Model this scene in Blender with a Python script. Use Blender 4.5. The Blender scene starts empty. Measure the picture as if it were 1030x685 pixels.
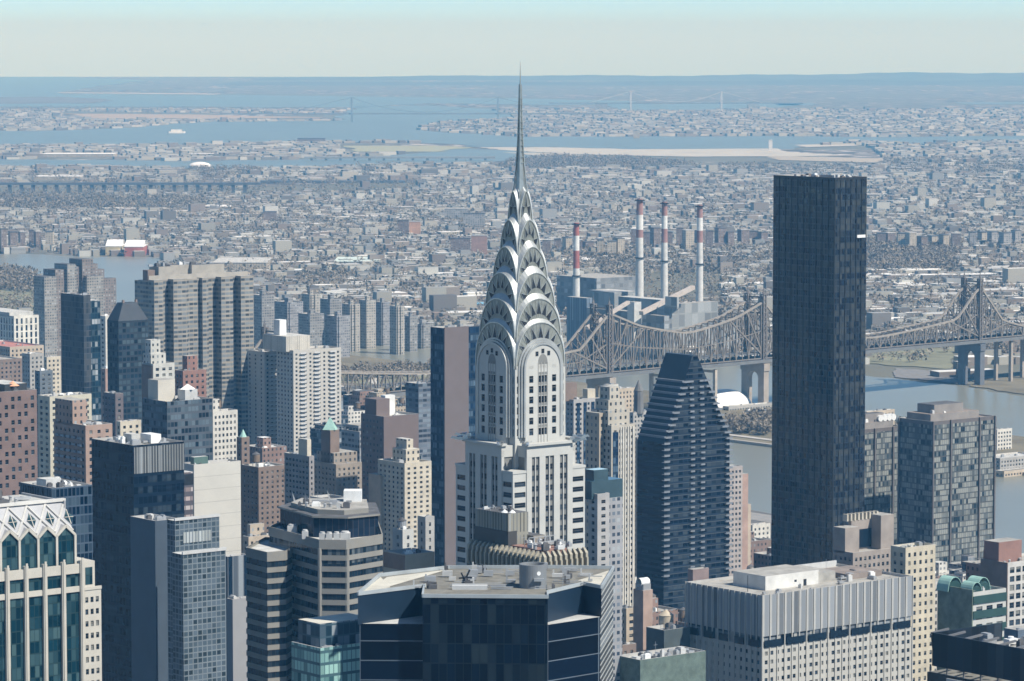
import bpy, math, random
import numpy as np
from mathutils import Vector
random.seed(7); rng = np.random.default_rng(11)
S = bpy.context.scene
COL = S.collection
R = math.radians
# ------------------------------------------------------------------ camera, sky, sun, exposure
F = 3550.0; CX, CY = 515.0, 342.5; EYE = 320.0; HY = 45.0
PITCH = math.atan((CY-HY)/F)
cam = bpy.data.cameras.new("camera"); cam.sensor_width = 36.0; cam.lens = F/1030*36.0
cam.clip_start = 5; cam.clip_end = 90000
camo = bpy.data.objects.new("camera", cam); COL.objects.link(camo)
camo.location = (0, 0, EYE); camo.rotation_euler = (math.pi/2-PITCH, 0, 0)
S.camera = camo
SUN_EL, SUN_X, SUN_Y = 49.0, 0.86, -0.51            # direction towards the sun, horizontally
W = bpy.data.worlds.new("World"); S.world = W; W.use_nodes = True
nt = W.node_tree; bg = nt.nodes["Background"]
sky = nt.nodes.new("ShaderNodeTexSky"); sky.sky_type = 'NISHITA'; sky.sun_disc = False
sky.sun_elevation = R(SUN_EL); sky.sun_rotation = math.atan2(SUN_X, SUN_Y)
sky.altitude = 100; sky.air_density = 0.42; sky.dust_density = 0.15; sky.ozone_density = 1.8
tint = nt.nodes.new("ShaderNodeMix"); tint.data_type = 'RGBA'; tint.blend_type = 'MULTIPLY'; tint.inputs[0].default_value = 1
tint.inputs[7].default_value = (0.775, 0.98, 1.035, 1)      # the clear, cool spring air of the photograph
nt.links.new(sky.outputs[0], tint.inputs[6]); nt.links.new(tint.outputs[2], bg.inputs[0]); bg.inputs[1].default_value = 0.132
sl = bpy.data.lights.new("sun", 'SUN'); sl.energy = 4.8; sl.angle = R(0.5); sl.color = (1.0, 0.98, 0.91)
so = bpy.data.objects.new("sun", sl); COL.objects.link(so)
ce = math.cos(R(SUN_EL)); sd = Vector((SUN_X, SUN_Y, 0)).normalized()*ce; sd.z = math.sin(R(SUN_EL))
so.rotation_euler = sd.to_track_quat('Z', 'Y').to_euler()
S.view_settings.view_transform = 'Standard'; S.view_settings.look = 'None'
S.view_settings.exposure = 0.35; S.view_settings.gamma = 1; S.view_settings.use_curve_mapping = False
S.render.engine = 'CYCLES'
c = S.cycles; c.max_bounces = 5; c.diffuse_bounces = 2; c.glossy_bounces = 2; c.transmission_bounces = 1
c.volume_bounces = 0; c.use_denoising = True; c.caustics_reflective = False; c.caustics_refractive = False
c.sample_clamp_indirect = 4; c.filter_width = 1.55
try: c.denoiser = 'OPENIMAGEDENOISE'
except Exception: pass

# ------------------------------------------------------------------ pixel -> world
ct, st = math.cos(PITCH), math.sin(PITCH)
def ray(px, py):
    a = (px-CX)/F; b = (CY-py)/F
    return Vector((a, ct+b*st, -st+b*ct))
def P(px, py, Y):
    r = ray(px, py); return Vector((0, 0, EYE))+r*(Y/r.y)
def G(px, py, z=0.0):
    r = ray(px, py); t = (z-EYE)/r.z; return Vector((0, 0, EYE))+r*t
def proj(x, y, z):
    d = y*ct-(z-EYE)*st; u = y*st+(z-EYE)*ct
    return CX+F*x/d, CY-F*u/d

# ------------------------------------------------------------------ materials
def newmat(name):
    m = bpy.data.materials.new(name); m.use_nodes = True
    n = m.node_tree; p = n.nodes["Principled BSDF"]; return m, n, p
def _math(n, op, a, b=None):
    k = n.nodes.new("ShaderNodeMath"); k.operation = op
    for i, v in enumerate((a, b)):
        if v is None: continue
        if isinstance(v, (int, float)): k.inputs[i].default_value = v
        else: n.links.new(v, k.inputs[i])
    return k.outputs[0]
def _mix(n, f, a, b):
    k = n.nodes.new("ShaderNodeMix"); k.data_type = 'RGBA'
    for i, v in ((0, f), (6, a), (7, b)):
        if isinstance(v, (int, float)): k.inputs[i].default_value = v
        elif isinstance(v, tuple): k.inputs[i].default_value = (*v, 1)
        else: n.links.new(v, k.inputs[i])
    return k.outputs[2]
_mc = {}; PCOL = {}
def plain(name, col, rough=0.8, metal=0.0, var=0.18, scale=0.15, spec=0.4):
    """matte material with blotchy wear"""
    if name in _mc: return _mc[name]
    PCOL[name] = col
    m, n, p = newmat(name)
    tc = n.nodes.new("ShaderNodeTexCoord"); no = n.nodes.new("ShaderNodeTexNoise")
    no.inputs["Scale"].default_value = scale; no.inputs["Detail"].default_value = 6
    no.inputs["Roughness"].default_value = 0.65
    n.links.new(tc.outputs["Object"], no.inputs["Vector"])
    mr = n.nodes.new("ShaderNodeMapRange"); mr.inputs[1].default_value = 0.3; mr.inputs[2].default_value = 0.7
    n.links.new(no.outputs["Fac"], mr.inputs[0])
    a = tuple(min(1, x*(1-var)) for x in col); b = tuple(min(1, x*(1+var)) for x in col)
    n.links.new(_mix(n, mr.outputs[0], a, b), p.inputs["Base Color"])
    p.inputs["Roughness"].default_value = rough; p.inputs["Metallic"].default_value = metal
    p.inputs["Specular IOR Level"].default_value = spec
    _mc[name] = m; return m
def fac(name, wall, glass, bw=3.0, fh=3.0, wx=(0.25, 0.75), wy=(0.25, 0.8), light=(0.35, 0.38, 0.4), blind=0.2,
        gr=0.12, wr=0.8, metal=0.0, bump=0.0, spec=0.22, line=None, lw=0.0, slab=0.0):
    """facade: window openings on a metre grid in the wall's own uv, each opening with its own tone"""
    if name in _mc: return _mc[name]
    if sum(glass) < .15: glass = (glass[0]*.5, glass[1]*.75, glass[2]*.95); spec *= .75      # tinted glazing
    m, n, p = newmat(name)
    uv = n.nodes.new("ShaderNodeUVMap"); sp = n.nodes.new("ShaderNodeSeparateXYZ"); n.links.new(uv.outputs[0], sp.inputs[0])
    X = _math(n, 'DIVIDE', sp.outputs[0], bw); Y = _math(n, 'DIVIDE', sp.outputs[1], fh)
    fx = _math(n, 'FRACT', X); fy = _math(n, 'FRACT', Y)
    m1 = _math(n, 'MULTIPLY', _math(n, 'GREATER_THAN', fx, wx[0]), _math(n, 'LESS_THAN', fx, wx[1]))
    m2 = _math(n, 'MULTIPLY', _math(n, 'GREATER_THAN', fy, wy[0]), _math(n, 'LESS_THAN', fy, wy[1]))
    mask = _math(n, 'MULTIPLY', m1, m2)
    cb = n.nodes.new("ShaderNodeCombineXYZ"); n.links.new(_math(n, 'FLOOR', X), cb.inputs[0]); n.links.new(_math(n, 'FLOOR', Y), cb.inputs[1])
    wn = n.nodes.new("ShaderNodeTexWhiteNoise"); wn.noise_dimensions = '3D'; n.links.new(cb.outputs[0], wn.inputs[0])
    # patches of rooms with the blinds down; on the dark slab tower, painted reflections
    ns = n.nodes.new("ShaderNodeTexNoise"); ns.inputs["Scale"].default_value = 0.23; ns.inputs["Detail"].default_value = 2
    cv = n.nodes.new("ShaderNodeVectorMath"); cv.operation = 'MULTIPLY'; n.links.new(cb.outputs[0], cv.inputs[0]); cv.inputs[1].default_value = (0.55, 4.1, 1)
    n.links.new(cv.outputs[0], ns.inputs["Vector"])
    rr = _math(n, 'ADD', _math(n, 'MULTIPLY', wn.outputs[0], 0.45), _math(n, 'MULTIPLY', ns.outputs["Fac"], 1.1))
    t = n.nodes.new("ShaderNodeMapRange"); t.inputs[1].default_value = 1.0-blind*0.95; t.inputs[2].default_value = 1.18-blind*0.6
    n.links.new(rr, t.inputs[0])
    g0 = tuple(x*0.55 for x in glass)
    gdark = _mix(n, wn.outputs[0], g0, tuple(x*1.45 for x in glass))
    gcol = _mix(n, t.outputs[0], gdark, light)
    no = n.nodes.new("ShaderNodeTexNoise"); no.inputs["Scale"].default_value = 0.09; no.inputs["Detail"].default_value = 5
    n.links.new(uv.outputs[0], no.inputs["Vector"])
    mr = n.nodes.new("ShaderNodeMapRange"); mr.inputs[1].default_value = 0.3; mr.inputs[2].default_value = 0.7
    n.links.new(no.outputs["Fac"], mr.inputs[0])
    wcol = _mix(n, mr.outputs[0], tuple(x*0.82 for x in wall), tuple(min(1, x*1.15) for x in wall))
    if line:   # floor slab edges / thin string courses
        lm = _math(n, 'LESS_THAN', fy, lw); wcol = _mix(n, lm, wcol, line)
    colr = _mix(n, mask, wcol, gcol)
    n.links.new(colr, p.inputs["Base Color"])
    r = n.nodes.new("ShaderNodeMapRange"); r.inputs[3].default_value = wr; r.inputs[4].default_value = gr
    n.links.new(mask, r.inputs[0]); n.links.new(r.outputs[0], p.inputs["Roughness"])
    p.inputs["Specular IOR Level"].default_value = spec
    p.inputs["Metallic"].default_value = metal
    if bump:
        b1 = n.nodes.new("ShaderNodeTexNoise"); b1.inputs["Scale"].default_value = 0.35; b1.inputs["Detail"].default_value = 3
        n.links.new(uv.outputs[0], b1.inputs["Vector"])
        # each pane leans a little its own way
        nm = n.nodes.new("ShaderNodeVectorMath"); nm.operation = 'SUBTRACT'; n.links.new(wn.outputs["Color"], nm.inputs[0]); nm.inputs[1].default_value = (.5, .5, .5)
        sc = n.nodes.new("ShaderNodeVectorMath"); sc.operation = 'SCALE'; n.links.new(nm.outputs[0], sc.inputs[0]); sc.inputs["Scale"].default_value = bump
        ge = n.nodes.new("ShaderNodeNewGeometry")
        bp = n.nodes.new("ShaderNodeBump"); bp.inputs["Strength"].default_value = min(1, bump*8); bp.inputs["Distance"].default_value = 0.12
        n.links.new(b1.outputs["Fac"], bp.inputs["Height"])
        ad = n.nodes.new("ShaderNodeVectorMath"); ad.operation = 'ADD'; n.links.new(bp.outputs[0], ad.inputs[0]); n.links.new(sc.outputs[0], ad.inputs[1])
        nn = n.nodes.new("ShaderNodeVectorMath"); nn.operation = 'NORMALIZE'; n.links.new(ad.outputs[0], nn.inputs[0])
        n.links.new(nn.outputs[0], p.inputs["Normal"])
    _mc[name] = m; return m
def attrmat(name, rough=0.85):
    m, n, p = newmat(name)
    a = n.nodes.new("ShaderNodeAttribute"); a.attribute_name = "col"
    n.links.new(a.outputs["Color"], p.inputs["Base Color"]); p.inputs["Roughness"].default_value = rough
    p.inputs["Specular IOR Level"].default_value = 0.3
    return m

# ------------------------------------------------------------------ mesh builder
class MB:
    def __init__(s): s.v = []; s.f = []; s.m = []; s.uv = []
    def poly(s, pts, m=0, uv=None):
        k = len(s.v); s.v += [tuple(p) for p in pts]; s.f.append(tuple(range(k, k+len(pts)))); s.m.append(m)
        if uv is None:
            a, b = Vector(pts[0]), Vector(pts[1]); nz = (b-a).cross(Vector(pts[-1])-a)
            if abs(nz.z) > 0.7*nz.length: uv = [(p[0], p[1]) for p in pts]
            else:
                h = Vector((b.x-a.x, b.y-a.y, 0))
                if h.length < 1e-4: h = Vector((pts[2][0]-a.x, pts[2][1]-a.y, 0))
                h.normalize() if h.length > 0 else None
                uv = [((p[0]-a.x)*h.x+(p[1]-a.y)*h.y, p[2]) for p in pts]
        s.uv += list(uv)
    def box(s, x0, x1, y0, y1, z0, z1, m=0, mt=None, top=True, bottom=False):
        a, b, c_, d = (x0, y0), (x1, y0), (x1, y1), (x0, y1)
        for p, q in ((a, b), (b, c_), (c_, d), (d, a)):
            s.poly([(*p, z0), (*q, z0), (*q, z1), (*p, z1)], m)
        if top: s.poly([(*a, z1), (*b, z1), (*c_, z1), (*d, z1)], m if mt is None else mt)
        if bottom: s.poly([(*d, z0), (*c_, z0), (*b, z0), (*a, z0)], m)
        return s
    def prism(s, pl, z0, z1, m=0, mt=None, cap=True):
        """pl anticlockwise seen from above; z1 may be a list"""
        n = len(pl)
        za = z1 if isinstance(z1, (list, tuple)) else [z1]*n
        for i in range(n):
            j = (i+1) % n
            s.poly([(*pl[i], z0), (*pl[j], z0), (*pl[j], za[j]), (*pl[i], za[i])], m)
        if cap: s.poly([(*pl[i], za[i]) for i in range(n)], m if mt is None else mt)
        return s
    def cyl(s, x, y, z0, z1, r0, r1=None, n=16, m=0, mt=None, cap=True):
        r1 = r0 if r1 is None else r1
        A = [(math.cos(2*math.pi*i/n), math.sin(2*math.pi*i/n)) for i in range(n)]
        for i in range(n):
            j = (i+1) % n
            s.poly([(x+A[i][0]*r0, y+A[i][1]*r0, z0), (x+A[j][0]*r0, y+A[j][1]*r0, z0), (x+A[j][0]*r1, y+A[j][1]*r1, z1), (x+A[i][0]*r1, y+A[i][1]*r1, z1)], m)
        if cap and r1 > 0.01: s.poly([(x+a[0]*r1, y+a[1]*r1, z1) for a in A], m if mt is None else mt)
        return s
    def bar(s, p, q, w, h=None, m=0):
        p, q = Vector(p), Vector(q); d = (q-p)
        if d.length < 1e-6: return s
        d.normalize(); up = Vector((0, 0, 1)) if abs(d.z) < 0.95 else Vector((1, 0, 0))
        a = d.cross(up).normalized()*(w/2); b = a.cross(d).normalized()*((h or w)/2)
        A = [p+a+b, p-a+b, p-a-b, p+a-b]; B = [q+a+b, q-a+b, q-a-b, q+a-b]
        for i in range(4):
            j = (i+1) % 4; s.poly([A[i], A[j], B[j], B[i]], m)
        s.poly(A[::-1], m); s.poly(B, m); return s
    def build(s, name, mats, parent=None, loc=None, smooth=False):
        me = s.mesh(name, mats)
        if smooth: me.polygons.foreach_set("use_smooth", [True]*len(me.polygons))
        return link(name, me, parent, loc)
    def mesh(s, name, mats):
        me = bpy.data.meshes.new(name); me.from_pydata(s.v, [], s.f)
        for m in (mats if isinstance(mats, (list, tuple)) else [mats]): me.materials.append(m)
        me.polygons.foreach_set("material_index", s.m)
        ul = me.uv_layers.new(name="UVMap"); ul.data.foreach_set("uv", [x for u in s.uv for x in u])
        me.update(); return me
def link(name, me, parent=None, loc=None, rz=0):
    o = bpy.data.objects.new(name, me); COL.objects.link(o)
    if parent is not None: o.parent = parent
    if loc is not None: o.location = loc
    if rz: o.rotation_euler = (0, 0, rz)
    return o
def tag(o, label=None, cat=None, group=None, kind=None):
    for k, v in (("label", label), ("category", cat), ("group", group), ("kind", kind)):
        if v: o[k] = v
    return o
def thing(name, label, cat, loc=(0, 0, 0), rz=0, group=None):
    o = bpy.data.objects.new(name, None); COL.objects.link(o); o.empty_display_size = 5
    o.location = loc; o.rotation_euler = (0, 0, rz); return tag(o, label, cat, group)
def struct(o): o["kind"] = "structure"; return o
def fastmesh(name, V, Fq, C, mat):
    """numpy quads/tris with a colour per face"""
    me = bpy.data.meshes.new(name); nf, k = Fq.shape
    me.vertices.add(len(V)); me.vertices.foreach_set("co", V.astype(np.float32).ravel())
    me.loops.add(nf*k); me.loops.foreach_set("vertex_index", Fq.astype(np.int32).ravel())
    me.polygons.add(nf); me.polygons.foreach_set("loop_start", np.arange(0, nf*k, k, dtype=np.int32))
    me.update(calc_edges=True)
    a = me.attributes.new("col", 'FLOAT_COLOR', 'FACE')
    a.data.foreach_set("color", np.concatenate([C, np.ones((nf, 1))], 1).astype(np.float32).ravel())
    me.polygons.foreach_set("use_smooth", np.zeros(nf, dtype=bool)); me.materials.append(mat); return me

# ------------------------------------------------------------------ the street grid
GA = R(38.5); GU = Vector((math.cos(GA), math.sin(GA), 0)); GV = Vector((-math.sin(GA), math.cos(GA), 0))
OCC = []          # (xl, xr, ytop, D) of what stands in front, for leaving out what nobody sees
FOOT = []         # footprints (u0,u1,v0,v1)
def hidden(px, py, D):
    return any(a <= px <= b and py >= t and D > d+3 for a, b, t, d in OCC)
def span(o, dirv, xt):
    k = (xt-CX)/F
    # (o.x+t dx)/depth = k ; depth = y*ct-(z-EYE)*st
    dep0 = o.y*ct-(o.z-EYE)*st
    return (k*dep0-o.x)/(dirv.x-k*dirv.y*ct)
class B: pass
def site(name, label, xl, xc, xr, yt, D, cat="building", group=None, w=None, d=None, ang=GA, occ=True, ybot=700):
    o = P(xc, yt, D); b = B(); U = Vector((math.cos(ang), math.sin(ang), 0)); V = Vector((-math.sin(ang), math.cos(ang), 0))
    b.w = w or span(o, U, xr); b.d = d or span(o, V, xl); b.H = o.z; b.D = D; b.o = o; b.ang = ang
    b.t = thing(name, label, cat, (o.x, o.y, 0), ang, group)
    if occ: OCC.append((xl, xr, yt+2, D))
    pu, pv = o.x*GU.x+o.y*GU.y, o.x*GV.x+o.y*GV.y
    FOOT.append((pu-4, pu+b.w+4, pv-4, pv+b.d+4)); b.U, b.V = U, V
    return b
def shell(b, wall, roof, x0=0, x1=None, y0=0, y1=None, z0=0, z1=None, par=1.1, name='wall', th=0.4):
    """walls with parapet, and the roof deck inside it, as two parts"""
    x1 = b.w if x1 is None else x1; y1 = b.d if y1 is None else y1; z1 = b.H if z1 is None else z1
    m = MB(); m.box(x0, x1, y0, y1, z0, z1, top=False)
    a = [(x0, y0), (x1, y0), (x1, y1), (x0, y1)]; i_ = [(x0+th, y0+th), (x1-th, y0+th), (x1-th, y1-th), (x0+th, y1-th)]
    for k in range(4):
        j = (k+1) % 4
        m.poly([(*a[k], z1), (*a[j], z1), (*i_[j], z1), (*i_[k], z1)], 1)
        m.poly([(*i_[j], z1-par), (*i_[k], z1-par), (*i_[k], z1), (*i_[j], z1)], 1)
    cop = plain(wall.name.split('_')[0]+'_coping', (0.42, 0.41, 0.39), 0.7)
    o = m.build(name, [wall, cop], b.t)
    r = MB(); r.poly([(i_[0][0], i_[0][1], z1-par), (i_[1][0], i_[1][1], z1-par), (i_[2][0], i_[2][1], z1-par), (i_[3][0], i_[3][1], z1-par)])
    r.build('roof', roof, b.t); return o
def block(b, name, mat, x0, x1, y0, y1, z0, z1, roof=None):
    m = MB().box(x0, x1, y0, y1, z0, z1, 0, 1 if roof else 0)
    return m.build(name, [mat, roof] if roof else [mat], b.t)
# window panes as parts of their own
_pane = {}
FRAME = None
def pane(w, h, k):
    key = (round(w, 2), round(h, 2), k)
    if key not in _pane:
        m = MB(); f = min(0.09, w*0.08)
        zb = h/2-h*{3: .38, 4: .65}.get(k, 0)
        m.poly([(-w/2, 0, -h/2), (w/2, 0, -h/2), (w/2, 0, zb), (-w/2, 0, zb)], 0)
        if k > 2: m.poly([(-w/2, 0, zb), (w/2, 0, zb), (w/2, 0, h/2), (-w/2, 0, h/2)], 2)
        for (a, b_, c_, d_) in ((-w/2, -w/2+f, -h/2, h/2), (w/2-f, w/2, -h/2, h/2), (-w/2+f, w/2-f, h/2-f, h/2), (-w/2+f, w/2-f, -h/2, -h/2+f), (-w/2+f, w/2-f, -f/2, f/2)):
            m.box(a, b_, -0.06, -0.004, c_, d_, 1)
        _pane[key] = m.mesh('window', [GL[k if k < 3 else 0], FRAME, GL[2]])
    return _pane[key]
def holes(m, A, ud, nd, Wd, z0, z1, cols, rows, dep, uv0=0, skip=None, sill=None):
    """wall sheet from A along ud with recessed openings; returns the openings (centre, w, h)"""
    xs = sorted({0.0, Wd, *[v for c_ in cols for v in c_]}); zs = sorted({z0, z1, *[v for r_ in rows for v in r_]})
    cs = {c_ for c_ in cols}; rs = {r_ for r_ in rows}; out = []
    def pt(x, z, dd=0): return (A[0]+ud[0]*x-nd[0]*dd, A[1]+ud[1]*x-nd[1]*dd, z)
    for i in range(len(xs)-1):
        a, b_ = xs[i], xs[i+1]
        if b_-a < 1e-5: continue
        if (a, b_) not in cs:
            m.poly([pt(a, z0), pt(b_, z0), pt(b_, z1), pt(a, z1)], 0); continue
        for j in range(len(zs)-1):
            c_, d_ = zs[j], zs[j+1]
            if d_-c_ < 1e-5: continue
            if (c_, d_) in rs and not (skip and skip(i, j)):
                m.poly([pt(a, c_), pt(b_, c_), pt(b_, c_, dep), pt(a, c_, dep)], 1)
                m.poly([pt(a, d_, dep), pt(b_, d_, dep), pt(b_, d_), pt(a, d_)], 0)
                m.poly([pt(a, c_, dep), pt(a, d_, dep), pt(a, d_), pt(a, c_)], 0)
                m.poly([pt(b_, c_), pt(b_, d_), pt(b_, d_, dep), pt(b_, c_, dep)], 0)
                out.append((pt((a+b_)/2, (c_+d_)/2, dep), b_-a, d_-c_))
            else:
                m.poly([pt(a, c_), pt(b_, c_), pt(b_, d_), pt(a, d_)], 0)
    return out

def grid(L, bw, frac, margin=0.6):
    n = max(1, int((L-2*margin)/bw)); k = (L-2*margin)/n
    return [(margin+k*(i+0.5-frac/2), margin+k*(i+0.5+frac/2)) for i in range(n)]
def pairs(L, bw, frac, gap, margin=0.6):
    out = []
    for a, b_ in grid(L, bw, frac, margin):
        mth = (a+b_)/2; out += [(a, mth-gap/2), (mth+gap/2, b_)]
    return out
def storeys(z0, z1, fh, lo, hi):
    out = []; z = z1-1.6
    while z-fh > z0 and len(out) < 70:
        out.append((z-fh*(1-lo), z-fh*(1-hi))); z -= fh
    return [(a, b_) for a, b_ in out][::-1]
def panes(b, openings, cap=100, rz=0.0, tones=(0, 0, 0, 0, 1, 3, 3, 4, 2)):
    """openings: list of (pos, w, h, rot). The ones that show largest become parts; the rest one part."""
    vis = []; rest = []
    for (p, w, h, r) in openings:
        X = b.o.x+b.U.x*p[0]+b.V.x*p[1]; Y = b.o.y+b.U.y*p[0]+b.V.y*p[1]
        px, py = proj(X, Y, p[2])
        ok = -4 < px < 1034 and py < 690 and not any(a <= px <= c_ and py >= t and b.D > d+25 for a, c_, t, d in FRONT)
        (vis if ok else rest).append((p, w, h, r, py))
    vis.sort(key=lambda q: -q[2]*q[1]*10+q[4]*0.01)
    for (p, w, h, r, _) in vis[:cap]:
        link('window', pane(w, h, random.choice(tones)), b.t, p, r)
    rest = vis[cap:]                       # what stands behind other things is left out
    if rest:
        m = MB()
        for (p, w, h, r, _) in rest:
            dx, dy = math.cos(r)*w/2, math.sin(r)*w/2; k = random.choice(tones)
            m.poly([(p[0]-dx, p[1]-dy, p[2]-h/2), (p[0]+dx, p[1]+dy, p[2]-h/2), (p[0]+dx, p[1]+dy, p[2]+h/2), (p[0]-dx, p[1]-dy, p[2]+h/2)], min(k, 2) if k < 3 else 0)
        o = m.build('window', [GL[0], GL[1], GL[2]], b.t); o["kind"] = "stuff"
def punched(b, wall, roof, zt=None, x0=0, x1=None, y0=0, y1=None, z0=0, fh=3.0, bw=3.2, fr=0.45, lo=0.28, hi=0.78, bwW=None, frW=None,
            dep=0.3, colsS=None, colsW=None, skip=None, tones=(0, 0, 0, 0, 1, 3, 3, 4, 2), acc=None, cap=100, par=1.0, rowsS=None, cop=None):
    """wall part with real recessed openings on the two street faces seen, plus roof deck"""
    x1 = b.w if x1 is None else x1; y1 = b.d if y1 is None else y1; zt = b.H if zt is None else zt
    rows = rowsS or storeys(z0, zt, fh, lo, hi); th = 0.4
    m = MB()
    oS = holes(m, (x0, y0), (1, 0), (0, -1), x1-x0, z0, zt, colsS if colsS is not None else grid(x1-x0, bw, fr), rows, dep, skip=skip)
    oW = holes(m, (x0, y1), (0, -1), (-1, 0), y1-y0, z0, zt, colsW if colsW is not None else grid(y1-y0, bwW or bw, frW or fr), rows, dep)
    m.poly([(x1, y0, z0), (x1, y1, z0), (x1, y1, zt), (x1, y0, zt)]); m.poly([(x1, y1, z0), (x0, y1, z0), (x0, y1, zt), (x1, y1, zt)])
    a = [(x0, y0), (x1, y0), (x1, y1), (x0, y1)]; i_ = [(x0+th, y0+th), (x1-th, y0+th), (x1-th, y1-th), (x0+th, y1-th)]
    for k in range(4):
        j = (k+1) % 4
        m.poly([(*a[k], zt), (*a[j], zt), (*i_[j], zt), (*i_[k], zt)], 1)
        m.poly([(*i_[j], zt-par), (*i_[k], zt-par), (*i_[k], zt), (*i_[j], zt)], 1)
    m.build('wall', [wall, cop or plain('stone_coping', (0.5, 0.48, 0.44), 0.75)], b.t)
    MB().poly([(i_[0][0], i_[0][1], zt-par), (i_[1][0], i_[1][1], zt-par), (i_[2][0], i_[2][1], zt-par), (i_[3][0], i_[3][1], zt-par)])
    r = MB(); r.poly([(*i_[0], zt-par), (*i_[1], zt-par), (*i_[2], zt-par), (*i_[3], zt-par)]); r.build('roof', roof, b.t)
    # blank core just behind the panes closes the building
    cs = MB().box(x0+dep+0.15, x1-0.5, y0+dep+0.15, y1-0.5, z0, zt-par-0.3); cs.build('core', M_dark, b.t)
    op = [(p, w, h, 0.0) for p, w, h in oS]+[(p, w, h, -math.pi/2) for p, w, h in oW]
    if acc is None: panes(b, op, cap, tones=tones)
    else: acc += op
FRONT = []  # big near silhouettes used to leave out hidden windows
def clutter(b, x0, x1, y0, y1, z, n=8, seed=0, big=1.0, tank=False):
    """rooftop plant: housings, ducts, vents, masts, water tank - each a part"""
    r = random.Random(seed); placed = []; n = int(n*1.7)+1
    for k in range(n):
        for _ in range(20):
            w, d, h = r.uniform(1.2, 4.5)*big, r.uniform(1.2, 4.0)*big, r.uniform(0.8, 3.0)*big
            x, y = r.uniform(x0, max(x0, x1-w)), r.uniform(y0, max(y0, y1-d))
            if all(x+w < a or x > c_ or y+d < e or y > g for a, c_, e, g in placed): break
        else: continue
        placed.append((x-.4, x+w+.4, y-.4, y+d+.4)); kind = r.random(); mt = r.choice([M_galv, M_lightgrey, M_white, M_tar, M_galv])
        m = MB()
        if kind < 0.45:
            m.box(x, x+w, y, y+d, z, z+h); m.box(x+.3, x+w-.3, y+.3, y+d-.3, z+h, z+h+.35)
            m.build('roof_unit', mt, b.t)
        elif kind < 0.65:
            m.box(x, x+w, y, y+d, z+.5, z+h*0.8); m.box(x, x+.25, y, y+.25, z, z+.5); m.box(x+w-.25, x+w, y, y+.25, z, z+.5); m.box(x, x+.25, y+d-.25, y+d, z, z+.5)
            m.cyl(x+w/2, y+d/2, z+h*0.8, z+h*0.8+.5, min(w, d)*.36, n=12); m.build('cooling_unit', mt, b.t)
        elif kind < 0.8:
            m.box(x, x+w*1.6, y, y+.8, z+.4, z+1.1); m.box(x+w*.8, x+w*.8+.8, y+.8, y+d, z+.4, z+1.1); m.build('duct', M_galv, b.t)
        elif kind < 0.9:
            m.cyl(x, y, z, z+h*2.5, 0.08, 0.05, n=5); m.bar((x-.8, y, z+h*2), (x+.8, y, z+h*2), .07); m.build('antenna', M_galv, b.t)
        else:
            m.cyl(x, y, z, z+1.2, .45, n=8); m.cyl(x, y, z+1.2, z+1.5, .7, .3, n=8); m.build('vent', M_galv, b.t)
    if tank: wtank(b, r.uniform(x0+2, x1-2), r.uniform(y0+2, y1-2), z)
def wtank(b, x, y, z, rad=1.9, h=3.6, leg=2.6, mat=None):
    m = MB(); m.cyl(x, y, z+leg, z+leg+h, rad, n=14); t = m.build('water_tank', mat or M_wood, b.t)
    c_ = MB().cyl(x, y, z+leg+h, z+leg+h+1.3, rad+.15, 0.05, n=14, cap=False).build('tank_roof', M_tar, t)
    g = MB()
    for a in range(4):
        an = math.pi/4+a*math.pi/2; g.bar((x+math.cos(an)*rad*.8, y+math.sin(an)*rad*.8, z), (x+math.cos(an)*rad*.8, y+math.sin(an)*rad*.8, z+leg), .22)
    g.build('tank_stand', M_galv, t)

# ------------------------------------------------------------------ common materials
M_galv = plain('galvanised_metal', (0.38, 0.39, 0.40), 0.5, 0.3)
M_lightgrey = plain('light_grey_paint', (0.5, 0.5, 0.49), 0.7)
M_white = plain('white_paint', (0.74, 0.74, 0.72), 0.6)
M_tar = plain('tar_roof', (0.10, 0.10, 0.105), 0.9, var=.4, scale=.25)
M_gravel = plain('gravel_roof', (0.34, 0.325, 0.295), 0.95, scale=0.22, var=.3)
M_pale = plain('pale_roof', (0.47, 0.465, 0.44), 0.9, scale=0.18, var=.28)
M_brownroof = plain('brown_roof', (0.24, 0.20, 0.175), 0.9, var=.3)
M_wood = plain('tank_wood', (0.2, 0.15, 0.11), 0.9)
M_dark = plain('dark_core', (0.03, 0.035, 0.04), 0.6)
M_black = plain('black_metal', (0.018, 0.02, 0.024), 0.45)
M_teal = plain('copper_green', (0.30, 0.48, 0.42), 0.7)
M_steel = plain('stainless_cladding', (0.62, 0.63, 0.62), 0.33, 0.85, var=0.1)
M_steeld = plain('weathered_steel', (0.40, 0.42, 0.40), 0.4, 0.7, var=0.2, scale=0.4)
def glassm(name, col, rough=0.08):
    m, n, p = newmat(name); p.inputs["Base Color"].default_value = (*col, 1); p.inputs["Roughness"].default_value = rough
    p.inputs["Specular IOR Level"].default_value = 0.3; return m
GL = [glassm('window_glass', (0.006, 0.015, 0.028)), glassm('window_glass_grey', (0.035, 0.055, 0.08)), glassm('window_blind', (0.22, 0.22, 0.2), 0.3)]
FRAME = plain('window_frame', (0.12, 0.12, 0.12), 0.5)
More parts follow.
